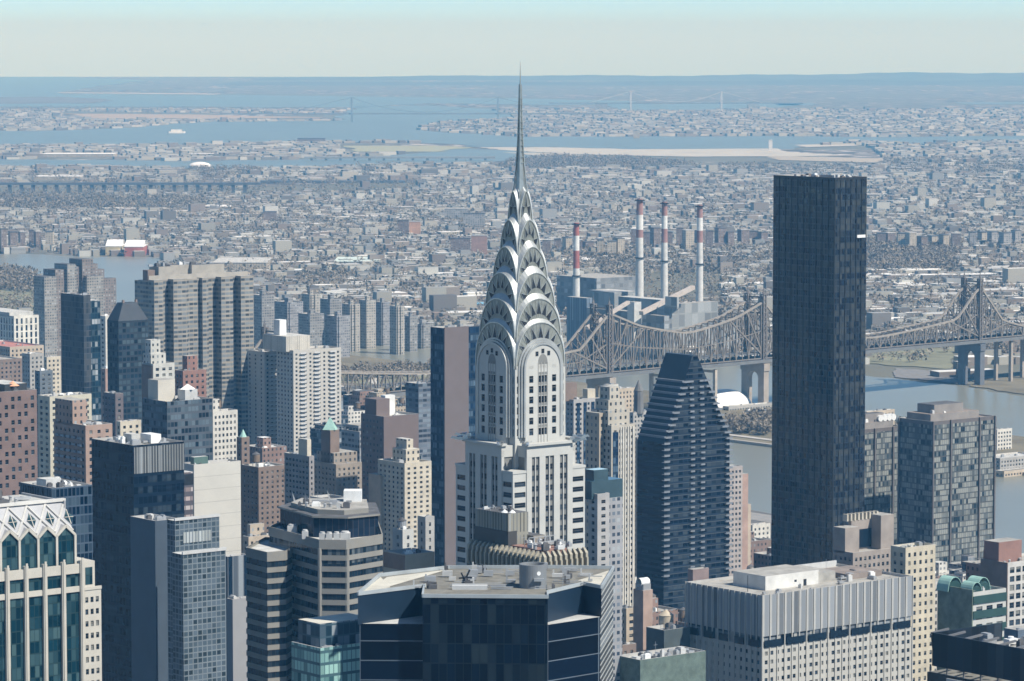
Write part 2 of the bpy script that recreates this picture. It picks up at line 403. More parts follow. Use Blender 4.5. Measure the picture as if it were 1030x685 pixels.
# ================================================================== THE SETTING
def inpoly(x, y, pl):
    c_ = False; j = len(pl)-1
    for i in range(len(pl)):
        if (pl[i][1] > y) != (pl[j][1] > y) and x < (pl[j][0]-pl[i][0])*(y-pl[i][1])/(pl[j][1]-pl[i][1])+pl[i][0]: c_ = not c_
        j = i
    return c_
def ragged(pts, amp, seed=1, n=7):
    """shoreline: the ground points of an outline, each side broken up at random"""
    r = random.Random(seed); out = []
    for i in range(len(pts)):
        a, b_ = Vector(pts[i][:2]), Vector(pts[(i+1) % len(pts)][:2]); d = (b_-a)
        nrm = Vector((-d.y, d.x)).normalized() if d.length > 0 else d
        out.append(a)
        for k in range(1, n):
            out.append(a+d*(k/n)+nrm*r.uniform(-1, 1)*amp+d.normalized()*r.uniform(-.3, .3)*amp)
    return out
def sheet(name, pts, z, mat, thick=0.0, kind='structure'):
    import mathutils
    tri = mathutils.geometry.tessellate_polygon([[Vector((p[0], p[1], 0)) for p in pts]])
    m = MB(); m.v = [(p[0], p[1], z) for p in pts]
    for t in tri:
        a, b_, c_ = [Vector(m.v[i]) for i in t]
        if (b_-a).cross(c_-a).z < 0: t = t[::-1]
        m.f.append(tuple(t)); m.m.append(0); m.uv += [(m.v[i][0], m.v[i][1]) for i in t]
    if thick:
        ar = sum(pts[i][0]*pts[(i+1) % len(pts)][1]-pts[(i+1) % len(pts)][0]*pts[i][1] for i in range(len(pts)))
        q = pts if ar > 0 else pts[::-1]
        for i in range(len(q)):
            a, b_ = q[i], q[(i+1) % len(q)]; m.poly([(a[0], a[1], z-thick), (b_[0], b_[1], z-thick), (b_[0], b_[1], z), (a[0], a[1], z)])
    o = m.build(name, mat); o["kind"] = kind; return o
# ground: grey-brown early spring land, with a finer town texture
def groundmat():
    m, n, p = newmat('city_ground'); ge = n.nodes.new("ShaderNodeNewGeometry"); L = n.links.new
    def noise(sc, det=5):
        k = n.nodes.new("ShaderNodeTexNoise"); k.inputs["Scale"].default_value = sc; k.inputs["Detail"].default_value = det; L(ge.outputs["Position"], k.inputs["Vector"]); return k.outputs["Fac"]
    vo = n.nodes.new("ShaderNodeTexVoronoi"); vo.inputs["Scale"].default_value = 1/42.0; L(ge.outputs["Position"], vo.inputs["Vector"])
    sp = n.nodes.new("ShaderNodeSeparateColor"); L(vo.outputs["Color"], sp.inputs[0])
    cr = n.nodes.new("ShaderNodeValToRGB"); cr.color_ramp.interpolation = 'CONSTANT'
    e = cr.color_ramp.elements; e[0].color = (0.07, 0.065, 0.06, 1); e[1].position = .3; e[1].color = (0.15, 0.13, 0.11, 1)
    for po, cl in ((.5, (.11, .1, .085)), (.68, (.22, .21, .2)), (.83, (.32, .31, .3)), (.93, (.6, .59, .57))):
        q = e.new(po); q.color = (*cl, 1)
    L(sp.outputs[0], cr.inputs[0])
    base = _mix(n, noise(1/260.0), (0.11, 0.11, 0.088), (0.20, 0.195, 0.16))
    mr = n.nodes.new("ShaderNodeMapRange"); mr.inputs[1].default_value = .46; mr.inputs[2].default_value = .56; L(noise(1/900.0, 4), mr.inputs[0])
    town = _mix(n, mr.outputs[0], base, cr.outputs[0])
    L(town, p.inputs["Base Color"]); p.inputs["Roughness"].default_value = 0.95; p.inputs["Specular IOR Level"].default_value = 0.1
    return m
gm = MB()
gm.poly([(-12000, -4000, 0), (12000, -4000, 0), (12000, 35500, 0), (-12000, 35500, 0)])
struct(gm.build('ground', groundmat()))
# low hills on the far shore
hm = MB(); xs = np.linspace(-2400, 9000, 140)
def hz(x, r):
    t = min(1, max(0, (x+2600)/7200)); return (14+46*t)*(0.86+0.14*math.sin(x/700+r)+0.10*math.sin(x/230+2*r)+.05*math.sin(x/61+r))*min(1, max(0, (x+2400)/500))
for (Y0, k) in ((33600, 1.0), (29500, 0.55)):
    for i in range(len(xs)-1):
        a, b_ = xs[i], xs[i+1]; za, zb = hz(a, Y0/999)*k, hz(b_, Y0/999)*k
        hm.poly([(a, Y0-1500, 0.4), (b_, Y0-1500, 0.4), (b_, Y0, zb), (a, Y0, za)]); hm.poly([(a, Y0, za), (b_, Y0, zb), (b_, Y0+900, 0.4), (a, Y0+900, 0.4)])
struct(hm.build('hills', plain('far_hills', (0.10, 0.10, 0.085), 0.95, scale=0.002, var=.3), smooth=True))
# water
def watermat(name, col, rough):
    m, n, p = newmat(name); L = n.links.new; ge = n.nodes.new("ShaderNodeNewGeometry")
    no = n.nodes.new("ShaderNodeTexNoise"); no.inputs["Scale"].default_value = 0.12; no.inputs["Detail"].default_value = 4; L(ge.outputs["Position"], no.inputs["Vector"])
    n2 = n.nodes.new("ShaderNodeTexNoise"); n2.inputs["Scale"].default_value = 0.004; n2.inputs["Detail"].default_value = 4; L(ge.outputs["Position"], n2.inputs["Vector"])
    L(_mix(n, n2.outputs["Fac"], tuple(x*.8 for x in col), tuple(x*1.2 for x in col)), p.inputs["Base Color"])
    bp = n.nodes.new("ShaderNodeBump"); bp.inputs["Strength"].default_value = 0.35; bp.inputs["Distance"].default_value = 0.6; L(no.outputs["Fac"], bp.inputs["Height"]); L(bp.outputs[0], p.inputs["Normal"])
    p.inputs["Roughness"].default_value = rough; return m
WR = watermat('river_water', (0.21, 0.215, 0.18), 0.28); WB = watermat('bay_water', (0.17, 0.20, 0.19), 0.35)
A0 = G(1010, 560); A1 = G(760, 515); F0 = G(960, 388); F1 = G(870, 378)
riv = [G(1500, 660), A0, A1, A1+GV*420, A1+GV*900, A1+GV*1300, F1+GV*1300, F1+GV*800, F1+GV*300, F1, F0, G(1030, 399), G(1500, 440)]
sheet('river', ragged(riv, 5, 3), 0.3, WR)
PX = lambda l: [G(*q) for q in l]
wat = [
 [(-60, 256), (40, 256), (80, 258), (165, 259), (152, 296), (120, 312), (62, 302), (45, 286), (25, 274), (-60, 270)],
 [(30, 322), (62, 319), (66, 352), (20, 354)],
 [(-80, 77.6), (70, 77.6), (150, 81), (95, 87), (60, 93), (60, 94.5), (220, 95.5), (330, 96.5), (430, 98), (520, 99), (640, 102), (660, 105), (540, 105.5), (430, 104), (380, 107), (330, 108.5), (200, 107.5), (60, 107.5), (-80, 108)],
 [(-80, 131), (30, 132), (120, 129), (200, 123), (340, 121.5), (345, 112), (360, 107.5), (430, 106), (500, 110), (520, 119), (440, 123.5), (424, 131.5), (520, 137.5), (640, 137.5), (780, 137), (900, 138), (1100, 136), (1100, 141), (1000, 142), (930, 146), (880, 143), (850, 143), (800, 150), (640, 151), (560, 148), (480, 148), (470, 146), (400, 143), (300, 143), (170, 147), (-80, 147)],
 [(610, 105), (760, 104), (812, 104.5), (780, 109), (700, 112), (620, 112)],
 [(-80, 160), (100, 161), (190, 162), (260, 161), (330, 160), (400, 156), (466, 149), (530, 152), (545, 158), (480, 166), (380, 166), (330, 170), (200, 170), (-80, 168)],
 [(780, 104), (820, 103.6), (818, 106), (784, 106)], [(960, 103), (1040, 103), (1040, 104.6), (970, 104.6)]]
amps = [9, 5, 60, 40, 40, 22, 20, 20]
for i, w_ in enumerate(wat):
    q = PX(w_); sheet('river' if i < 2 else 'bay', ragged(q, amps[i], i+5), 0.6, WR if i < 2 else WB)
M_land = plain('bare_parkland', (0.17, 0.15, 0.105), 0.95, var=.3, scale=0.02)
M_green = plain('spring_grass', (0.20, 0.20, 0.135), 0.95, var=.3, scale=0.02)
M_sand = plain('pale_sand', (0.43, 0.42, 0.375), 0.95, var=.15, scale=0.01)
M_farland = plain('far_shore_land', (0.15, 0.14, 0.125), 0.95, var=.3, scale=0.01)
sheet('island_ground', ragged(PX([(-80, 98), (60, 97.5), (112, 100), (100, 104), (-80, 105)]), 50, 31), 1.2, M_farland)
sheet('sand_flat', ragged(PX([(480, 148.3), (560, 148.6), (640, 150.6), (780, 149.6), (792, 153), (862, 157), (700, 158), (600, 156), (540, 153.5), (500, 150.6)]), 14, 32), 1.2, M_sand)
sheet('sand_flat', ragged(PX([(505, 153.6), (560, 154.4), (600, 156.8), (540, 157)]), 10, 33), 1.0, M_sand)
sheet('sand_flat', ragged(PX([(60, 114.5), (200, 115.5), (330, 118.5), (200, 119.5), (90, 119)]), 40, 34), 1.2, plain('tan_marsh', (.34, .28, .21), .95))
sheet('beach', ragged(PX([(58, 93.0), (220, 94.4), (218, 95.3), (60, 93.7)]), 20, 35), 1.2, M_sand)
sheet('sand_flat', ragged(PX([(800, 146), (860, 145), (862, 147), (810, 148.4)]), 10, 36), 1.3, M_sand)
sheet('sand_flat', ragged(PX([(770, 157), (900, 160), (880, 164), (780, 161.5)]), 20, 46), 1.3, plain('dun_field', (.36, .33, .27), .95))
sheet('field', ragged(PX([(345, 147), (440, 147), (474, 148.6), (440, 153), (360, 153)]), 20, 37), 1.3, plain('dry_field', (.30, .31, .2), .95))
# the long island in the river
def along(s, t): return Vector((145, 3046, 0))+GV*s+GU*t
isl = [along(-620, -20), along(-560, 50), along(-300, 95), along(300, 108), along(1500, 110), along(1500, -105), along(300, -112), along(-300, -100), along(-560, -70)]
sheet('island_ground', ragged(isl, 4, 41), 2.2, M_land, 2.2)
sheet('seawall', [along(1500, -112), along(300, -118.5), along(-300, -107), along(-560, -77), along(-630, -20), along(-626, -19), along(-556, -72), along(-300, -102), along(300, -113.5), along(1500, -107)], 2.6, plain('seawall_stone', (.33, .31, .28), .9), 2.6)
sheet('lawn', ragged([along(340+x, y) for x, y in ((-50, -40), (60, -70), (160, -60), (190, 0), (140, 60), (20, 66), (-60, 20))], 4, 42, 4), 2.6, M_green)
sheet('path', [along(330+80*math.cos(a)*1.1, 6+62*math.sin(a)) for a in np.linspace(0, 6.2, 30)]+[along(330+88*math.cos(a)*1.1, 6+70*math.sin(a)) for a in np.linspace(6.2, 0, 30)], 2.8, plain('path_concrete', (.5, .48, .44), .9))
sheet('path', [along(-600, -84), along(500, -100), along(500, -92), along(-600, -76)], 2.7, plain('promenade', (.42, .4, .37), .9))
sheet('lawn', ragged(PX([(870, 352), (960, 350), (955, 372), (870, 366)]), 6, 43), 0.7, M_green)
sheet('car_park', ragged(PX([(900, 371), (968, 375), (960, 386), (900, 380)]), 3, 44), 0.8, plain('car_park_asphalt', (.2, .195, .19), .9))
sheet('bank', ragged(PX([(985, 380), (1060, 372), (1060, 398), (1030, 397), (975, 389)]), 4, 45), 0.8, M_land)
sheet('lawn', ragged(PX([(-20, 292), (55, 290), (60, 312), (-20, 318)]), 9, 47), 0.8, M_green)
# Manhattan's ground and its avenues
mg = [A0-GV*3000, A0, A1, A1+GV*1300, A1+GV*1300-GU*3000, A0-GV*3000-GU*3000]
sheet('ground', [Vector(p) for p in mg], 0.8, plain('street_ground', (.13, .125, .12), .9, scale=.03), 0.5)
M_road = plain('asphalt', (.055, .055, .058), .85)
for k in range(-6, 12):
    o_ = GU*(k*245.0+60); q = [o_-GV*1500, o_+GU*24-GV*1500, o_+GU*24+GV*3600, o_+GV*3600]
    if (o_.x*GU.x+o_.y*GU.y) < (A1.x*GU.x+A1.y*GU.y)-40: sheet('road', q, 0.95, M_road)
u_s = A1.x*GU.x+A1.y*GU.y
sheet('road', [GU*(u_s-34)-GV*1500, GU*(u_s-8)-GV*1500, GU*(u_s-8)+GV*3300, GU*(u_s-34)+GV*3300], 1.0, plain('concrete_road', (.26, .25, .24), .9))

# haze: the air between the camera and everything
hb = MB().box(-13500, 13500, -5000, 36500, -3.5, 545, bottom=True)
hmat = bpy.data.materials.new('haze_air'); hmat.use_nodes = True; hn = hmat.node_tree
for q in list(hn.nodes):
    if q.type == 'BSDF_PRINCIPLED': hn.nodes.remove(q)
pv = hn.nodes.new("ShaderNodeVolumePrincipled"); pv.inputs["Color"].default_value = (0.18, 0.56, 1.0, 1); pv.inputs["Absorption Color"].default_value = (1, 1, 1, 1); pv.inputs["Density"].default_value = 6.6e-5
pv.inputs["Anisotropy"].default_value = 0.0
hn.links.new(pv.outputs[0], [q for q in hn.nodes if q.type == 'OUTPUT_MATERIAL'][0].inputs["Volume"])
ho = hb.build('haze', hmat); ho["kind"] = "stuff"; ho["label"] = "pale blue haze hanging over the whole city"

# ------------------------------------------------------------------ far city, thousands of low roofs
WPX = wat+[[tuple(proj(q.x, q.y, 0)) for q in riv]]
ISL = [tuple(proj(q.x, q.y, 0)) for q in isl]
PARKS = [[(-20, 184), (420, 183), (420, 192), (262, 195), (-20, 200)], [(180, 164), (222, 164), (222, 176), (180, 176)], [(28, 178), (86, 178), (86, 186), (28, 186)], [(38, 155), (120, 155), (120, 161), (38, 161)], [(208, 268), (272, 268), (272, 276), (208, 276)], [(870, 345), (965, 345), (965, 392), (870, 392)], [(-60, 268), (62, 268), (62, 320), (-60, 320)], [(865, 243), (968, 246), (960, 276), (868, 274)],
         [(480, 146), (870, 146), (905, 166), (500, 172)], [(0, 198), (205, 200), (205, 213), (0, 213)], [(340, 144), (480, 144), (480, 155), (340, 155)], [(975, 372), (1060, 366), (1060, 400), (975, 392)],
         [(590, 275), (730, 275), (730, 345), (560, 345)], [(60, 112), (345, 115), (345, 121), (60, 121)], [(-60, 97), (115, 97), (100, 106), (-60, 106)]]
ROOFC = np.array([[.70, .70, .68], [.46, .465, .455], [.28, .285, .28], [.22, .235, .225], [.15, .15, .15], [.11, .11, .115], [.27, .21, .18], [.40, .375, .33]])
ROOFP = np.array([.12, .13, .16, .19, .17, .12, .04, .07])
WALLC = np.array([[.20, .17, .15], [.235, .205, .175], [.32, .31, .27], [.44, .44, .41], [.27, .275, .27], [.16, .15, .14], [.36, .345, .30]])
boxes = []      # x,y,w,d,h,ang,roof,wall
def okpx(px, py):
    if any(inpoly(px, py, w_) for w_ in WPX) : return False
    return not any(inpoly(px, py, w_) for w_ in PARKS)
r = random.Random(5)
y = 3330.0
QA = R(22)
cq, sq = math.cos(QA), math.sin(QA)
def town(y0, y1, row, seg0, seg1, k_):
    gv = -7000.0
    while gv < 18000:
        pair = int(gv/row) % 3
        if pair == 2: gv += row; continue                    # the street between two rows of backs
        gu = -3000.0+r.uniform(0, 30)
        while gu < 18000:
            w_ = r.uniform(seg0, seg1); x = gu*cq-gv*sq; y = gu*sq+gv*cq; gu += w_+(r.uniform(2, 14) if r.random() < .35 else .6)
            if not (y0 <= y < y1) or abs(x) > y*.19+60: continue
            if (gu % 230) < 20: continue
            dens = 0.5+0.5*math.sin(x/410+math.sin(y/530)*2)*math.cos(y/690+x/900)
            if r.random() > .55+.5*dens: continue
            px, py = proj(x, y, 0)
            if not okpx(px, py): continue
            ind = .16 if (px > 860 and y < 5200) or dens > .93 else .03
            d_ = row*r.uniform(.42, .62); h_ = r.uniform(5, 10)*k_
            rc = rng.choice(8, p=ROOFP)
            if r.random() < ind: w_ *= r.uniform(1.6, 3.2); d_ = row*r.uniform(.9, 1.7); h_ = r.uniform(5, 9); rc = 0 if r.random() < .4 else 1; gu += w_*.5
            elif r.random() < .006 and y < 9000: h_ = r.uniform(15, 26); w_ = r.uniform(14, 34); d_ = 15
            elif r.random() < .05: h_ *= 1.7
            boxes.append((x, y, w_, d_, h_, QA, rc, rng.integers(0, 7)))
        gv += row
town(3330, 8200, 19.0, 7, 24, 1.0); town(8200, 17500, 34.0, 14, 46, 1.05)
boxes = np.array(boxes)
def boxarrays(Bx, z0=0.0):
    n_ = len(Bx); cx, cy, w_, d_, h_, an = [Bx[:, i] for i in range(6)]
    ca, sa = np.cos(an), np.sin(an); V = np.zeros((n_, 8, 3))
    for i, (a, b_) in enumerate(((-.5, -.5), (.5, -.5), (.5, .5), (-.5, .5))):
        dx, dy = a*w_, b_*d_
        for k in (0, 4):
            V[:, i+k, 0] = cx+dx*ca-dy*sa; V[:, i+k, 1] = cy+dx*sa+dy*ca; V[:, i+k, 2] = z0 if k == 0 else h_
    base = (np.arange(n_)*8)[:, None, None]
    f = np.array([[0, 1, 5, 4], [1, 2, 6, 5], [2, 3, 7, 6], [3, 0, 4, 7], [4, 5, 6, 7]])
    Fq = (base+f[None]).reshape(-1, 4)
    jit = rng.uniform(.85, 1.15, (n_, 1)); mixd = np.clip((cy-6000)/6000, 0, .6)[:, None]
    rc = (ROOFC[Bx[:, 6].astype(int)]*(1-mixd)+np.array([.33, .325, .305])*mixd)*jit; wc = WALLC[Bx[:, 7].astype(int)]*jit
    C = np.repeat(wc[:, None, :], 5, 1); C[:, 4] = rc
    return V.reshape(-1, 3), Fq, C.reshape(-1, 3)
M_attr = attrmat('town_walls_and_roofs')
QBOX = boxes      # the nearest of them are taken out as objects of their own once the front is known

# bare trees and woods
def trees_mesh(pts, hmin, hmax, tri=26, col=(.215, .187, .15), seed=3, spread=0.5):
    g = np.random.default_rng(seed); n_ = len(pts); P_ = np.repeat(np.array(pts, float), tri, 0)
    H = np.repeat(g.uniform(hmin, hmax, n_), tri); Rr = H*spread
    d = g.normal(size=(n_*tri, 3)); d /= np.linalg.norm(d, axis=1)[:, None]; rad = g.uniform(.35, 1, n_*tri)**.5
    c_ = P_+np.stack([d[:, 0]*Rr*rad, d[:, 1]*Rr*rad, H*(.58+.4*d[:, 2]*rad)], 1)
    s_ = (H*(.085 if tri > 30 else .11))[:, None, None]; T = c_[:, None, :]+g.normal(size=(n_*tri, 3, 3))*s_
    T[:, :, 2] = np.maximum(T[:, :, 2], .2)
    V = T.reshape(-1, 3); Fq = np.arange(len(V)).reshape(-1, 3)
    C = np.array(col)[None]*g.uniform(.6, 1.45, (n_*tri, 1)); return V, Fq, C
M_twig = attrmat('bare_twigs', 0.95)
def scatter(poly, n_, z=0.0, avoid=True, seed=1):
    g = random.Random(seed); xs_ = [q[0] for q in poly]; ys_ = [q[1] for q in poly]; out = []
    tr = 0
    while len(out) < n_ and tr < n_*30:
        tr += 1; a, b_ = g.uniform(min(xs_), max(xs_)), g.uniform(min(ys_), max(ys_))
        if inpoly(a, b_, poly) and not (avoid and any(inpoly(a, b_, w_) for w_ in WPX)):
            q = G(a, b_); out.append((q.x, q.y, z))
    return out
woods = []
for i, (pl, n_) in enumerate([([(520, 157), (640, 160), (700, 166), (600, 171), (500, 170)], 1500), ([(205, 168), (262, 170), (262, 178), (200, 180)], 300), ([(-10, 198), (205, 200), (205, 214), (-10, 213)], 1300),
     ([(865, 243), (968, 246), (960, 276), (868, 274)], 1500), ([(0, 268), (62, 275), (60, 296), (0, 292)], 260), ([(600, 250), (778, 250), (778, 276), (600, 275)], 600), ([(545, 254), (640, 256), (640, 274), (548, 272)], 300),
     ([(885, 160), (1040, 160), (1040, 175), (900, 176)], 700), ([(990, 345), (1040, 340), (1040, 358), (990, 362)], 90), ([(870, 356), (960, 354), (955, 366), (870, 366)], 22), ([(430, 124), (600, 124), (600, 134), (436, 132)], 400),
     ([(720, 166), (880, 168), (880, 180), (720, 178)], 500), ([(0, 108), (340, 109), (330, 114), (0, 114)], 400), ([(300, 280), (350, 278), (350, 292), (296, 290)], 120), ([(160, 205), (480, 210), (480, 240), (160, 236)], 500), ([(870, 345), (960, 343), (960, 350), (870, 352)], 40)]):
    woods += scatter(pl, n_, 0, True, i)
# street trees all over the low town
for _ in range(12000):
    yy = 3400+6000*random.random()**1.3; xx = random.uniform(-1, 1)*(yy*.15); a, b_ = proj(xx, yy, 0)
    if not any(inpoly(a, b_, w_) for w_ in WPX) and not (862 < a < 1060 and b_ > 343): woods.append((xx, yy, 0))
V_, F_, C_ = trees_mesh(woods, 8, 15, 24)
o = link('bare_woods', fastmesh('bare_woods', V_, F_, C_, M_twig)); o["kind"] = "stuff"; o["label"] = "brownish bare woods and street trees across the low town"
iw = [(q_[0], q_[1], 2.2) for q_ in scatter([(728, 429), (778, 426), (778, 441), (740, 440)], 60, 0, False, 77)]+[tuple(along(s_, t_)[:2])+(2.2,) for s_, t_ in [(random.uniform(-330, -190), random.uniform(-60, 60)) for _ in range(60)]+[(random.uniform(400, 470), random.uniform(-100, 90)) for _ in range(110)]+[(random.uniform(100, 300), random.uniform(-90, -60)) for _ in range(30)]]
V_, F_, C_ = trees_mesh(iw, 8, 12.5, 110, seed=9)
o = link('bare_woods', fastmesh('bare_woods', V_, F_, C_, M_twig)); o["kind"] = "stuff"; o["label"] = "bare brown trees massed on the narrow river island"
V_, F_, C_ = trees_mesh([(0, 0, 0), (5, 3, 0), (-5, 2, 0), (2, -4, 0), (9, -1, 0), (-9, -2, 0)], 14, 18, 260, (.045, .075, .045), 4)
q = along(355, 20); t = thing('evergreen_tree', 'dark green evergreen clump in the oval lawn on the river island', 'tree', (q.x, q.y, 2.4))
link('crown', fastmesh('crown', V_, F_, C_, M_twig), t)
[MB().cyl(x_, y_, 0, 8, .4, .2, n=7).build('trunk', plain('bark', (.12, .09, .07), .9), t) for x_, y_ in ((0, 0), (5, 3), (-5, 2))]

# ------------------------------------------------------------------ the cantilever bridge
BO = Vector((75.6, 2980, 0)); BD = Vector((.727, .686, 0)).normalized(); BN = Vector((BD.y, -BD.x, 0))
ba = math.atan2(BD.y, BD.x)
br = thing('cantilever_bridge', 'long steel cantilever truss bridge crossing the river and its island', 'bridge', tuple(BO), ba)
M_truss = plain('tan_bridge_steel', (.195, .175, .155), .8); M_tow = plain('grey_tower_steel', (.16, .145, .135), .7); M_pier = plain('pier_stone', (.34, .30, .26), .9)
TW = [-360, 0, 192, 492]
def topz(t):
    best = 200
    segs = [(-360, 0, 55), (0, 192, 72), (192, 492, 54), (-520, -360, 50), (492, 660, 50)]
    for a, b_, mid in segs:
        if a <= t <= b_:
            e = min(t-a if a > -520 else 999, b_-t if b_ < 660 else 999); L_ = (b_-a)/2
            if e < 34: return 94-(94-(mid+10))*(e/34)
            return mid+10*(1-min(1, (e-34)/(L_-34)))**1.3
    return 50
PAN = 8.0
for sgn in (-9.5, 9.5):
    m = MB(); ch_ = MB(); t_ = -515.0; k = 0
    while t_ < 655:
        a, b_ = t_, t_+PAN; za, zb = topz(a), topz(b_)
        ch_.bar((a, sgn, za), (b_, sgn, zb), 1.7, 1.6); m.bar((a, sgn, 44), (b_, sgn, 44), 1.0)
        m.bar((a, sgn, 44), (a, sgn, za), .75 if k % 2 else 1.1)
        (m.bar((a, sgn, 44), (b_, sgn, zb), .75) if k % 2 == 0 else m.bar((a, sgn, za), (b_, sgn, 44), .75))
        if za > 62: m.bar((a, sgn, (za+44)/2), (b_, sgn, (zb+44)/2), .7)
        t_ += PAN; k += 1
    for tw in TW:   # the big inclined struts that fan out from each tower
        for e in (22, 44): m.bar((tw, sgn, 46), (tw+e, sgn, topz(tw+e)), 1.0); m.bar((tw, sgn, 46), (tw-e, sgn, topz(tw-e)), 1.3)
    m.build('truss', M_truss, br); ch_.build('top_chord', plain('chord_tan', (.29, .26, .225), .7), br)
m = MB(); t_ = -515.0
while t_ < 655:
    m.bar((t_, -9.5, topz(t_)), (t_, 9.5, topz(t_)), .5); m.bar((t_, -9.5, topz(t_)), (t_+PAN, 9.5, topz(t_+PAN)), .4); t_ += PAN
m.build('top_bracing', M_truss, br)
m = MB(); m.box(-530, 800, -12.5, 12.5, 40.2, 41.6, bottom=True); m.box(-530, 800, -8.8, 8.8, 48, 49, bottom=True)
for s_ in (-12.5, 12.2): m.box(-530, 800, s_, s_+.3, 41.6, 43.2)
d_ = m.build('deck', plain('deck_steel', (.15, .155, .16), .8), br)
for tw in TW:
    tr = MB()
    for sgn in (-9.5, 9.5):
        [tr.box(tw+a_-.6, tw+a_+.6, sgn+c_-.6, sgn+c_+.6, 40, 101) for a_ in (-1.6, 1.6) for c_ in (-1.6, 1.6)]; [(tr.bar((tw-1.6, sgn-2, z_), (tw+1.6, sgn-2, z_+4), .5), tr.bar((tw-2, sgn-1.6, z_+4), (tw-2, sgn+1.6, z_), .5), tr.box(tw-1.6, tw+1.6, sgn-1.6, sgn+1.6, z_, z_+.6)) for z_ in range(42, 98, 4)]
        for cx_ in (tw-1.1, tw+1.1): tr.bar((cx_, sgn, 101), (tw, sgn, 105), .6)
        tr.cyl(tw, sgn, 101, 109, .55, .05, n=6); tr.box(tw-2.3, tw+2.3, sgn-2.3, sgn+2.3, 100.2, 101.2)
    for z_ in (54, 68, 84, 98):
        tr.bar((tw, -9.5, z_), (tw, 9.5, z_), 1.3)
    for z0_, z1_ in ((54, 68), (68, 84), (84, 98)):
        tr.bar((tw, -9.5, z0_), (tw, 9.5, z1_), .6); tr.bar((tw, 9.5, z0_), (tw, -9.5, z1_), .6)
    tr.build('tower', M_tow, br)
    # masonry pier with an arched opening
    pr = MB()
    for a, b_ in ((-13.5, -6.5), (6.5, 13.5)): pr.box(tw-3.2, tw+3.2, a, b_, 0, 33)
    n_ = 8
    for k in range(n_):
        a0, a1 = math.pi*k/n_, math.pi*(k+1)/n_
        y0_, y1_ = -6.5*math.cos(a0), -6.5*math.cos(a1); z0_, z1_ = 26+6.5*math.sin(a0), 26+6.5*math.sin(a1)
        for xx in (tw-3.15, tw+3.15):
            q_ = [(xx, y0_, z0_), (xx, y1_, z1_), (xx, y1_, 34), (xx, y0_, 34)]; pr.poly(q_)
        pr.poly([(tw-3.15, y0_, z0_), (tw+3.15, y0_, z0_), (tw+3.15, y1_, z1_), (tw-3.15, y1_, z1_)])
    pr.box(tw-3.8, tw+3.8, -14.3, 14.3, 33, 39.4); pr.build('pier', M_pier if tw != 492 else plain('shaded_pier', (.13, .14, .16), .7), br)  # shade on the last pier is put into its darker, bluer colour
for t_ in (70, 131):
    m = MB()
    for s_ in (-9, 9): m.box(t_-1.4, t_+1.4, s_-1.4, s_+1.4, 0, 38)
    m.bar((t_, -9, 36), (t_, 9, 36), 2); m.build('support_column', plain('pale_column', (.45, .4, .34), .9), br)
for t_ in range(540, 800, 40):
    m = MB()
    for s_ in (-9, 9): m.box(t_-1.5, t_+1.5, s_-1.5, s_+1.5, 0, 39.4)
    m.build('support_column', M_pier, br)

# airliner far out, low over the horizon
q = P(205, 24, 35000); t = thing('airliner', 'tiny airliner silhouette flying low in the sky at upper left', 'aircraft', tuple(q), R(-8))
m = MB()
for i in range(6): m.cyl(0, 0, -22+i*7.4, -14.6+i*7.4, (1.0, 2.0, 2.1, 2.1, 1.9, 1.3)[i], (2.0, 2.1, 2.1, 1.9, 1.3, .4)[i], n=12)
o = m.build('fuselage', plain('airliner_grey', (.35, .36, .38), .5), t); o.rotation_euler = (0, math.pi/2, 0)
m = MB()
for sg in (-1, 1): m.prism([(-3, 0), (3, 0), (7, sg*19), (5, sg*19)][::sg], -.3, .3)
m.build('wing', plain('airliner_grey', (.35, .36, .38)), t); MB().prism([(15, -.3), (20, -.3), (21, .3), (15, .3)], 0, 7).build('tail_fin', plain('airliner_grey', (.35, .36, .38)), t)

# power station beyond the bridge
M_ps = fac('power_panels', (.29, .305, .305), (.27, .285, .29), 9, 14, (.04, .96), (.05, .95), gr=.7, blind=.05, light=(.31, .32, .32)); M_psd = fac('power_panels_dark', (.21, .22, .225), (.18, .19, .2), 7, 8, (.1, .9), (.2, .8), gr=.5, blind=.1)
ps = site('power_station', 'sprawling grey power station of stacked blocks behind the truss bridge', 590, 672, 724, 298, 3640, 'power station')
o_ = ps.o
def psb(name, xl, xc, xr, yt, D, mat, roof=M_gravel, yb=None):
    o = P(xc, yt, D); w_ = span(o, GU, xr); d_ = span(o, GV, xl); z0 = max(0, P(xc, yb, D).z) if yb else 0
    rel = o-ps.o; lx, ly = rel.x*GU.x+rel.y*GU.y, rel.x*GV.x+rel.y*GV.y
    b_ = MB().box(lx, lx+w_, ly, ly+d_, z0, o.z, 0, 1, bottom=bool(yb)); b_.build(name, [mat, roof], ps.t)
psb('boiler_house', 668, 676, 722, 306, 3640, M_ps); psb('turbine_hall', 622, 668, 680, 302, 3700, M_ps, M_pale); psb('turbine_hall', 592, 618, 640, 294, 3950, M_ps, M_pale)
psb('annex', 570, 590, 596, 300, 3700, fac('blue_louvres', (.11, .14, .18), (.17, .22, .28), 4, 30, (.3, .7), (0, 1), gr=.6)); psb('annex', 590, 640, 648, 314, 3600, M_psd)
psb('coal_tower', 631, 638, 645, 304, 3580, plain('pale_panel', (.5, .51, .5), .7)); psb('transfer_house', 669, 681, 683, 299, 3560, M_ps, yb=311); psb('annex', 646, 668, 676, 318, 3560, M_psd); psb('switch_house', 560, 600, 640, 280, 4150, M_psd)
psb('annex', 722, 726, 742, 322, 3600, M_ps)
m = MB(); a, b_ = P(645, 315, 3560), P(697, 289, 3640); L2 = lambda q: ((q-Vector((ps.o.x, ps.o.y, 0))).dot(GU), (q-Vector((ps.o.x, ps.o.y, 0))).dot(GV), q.z)
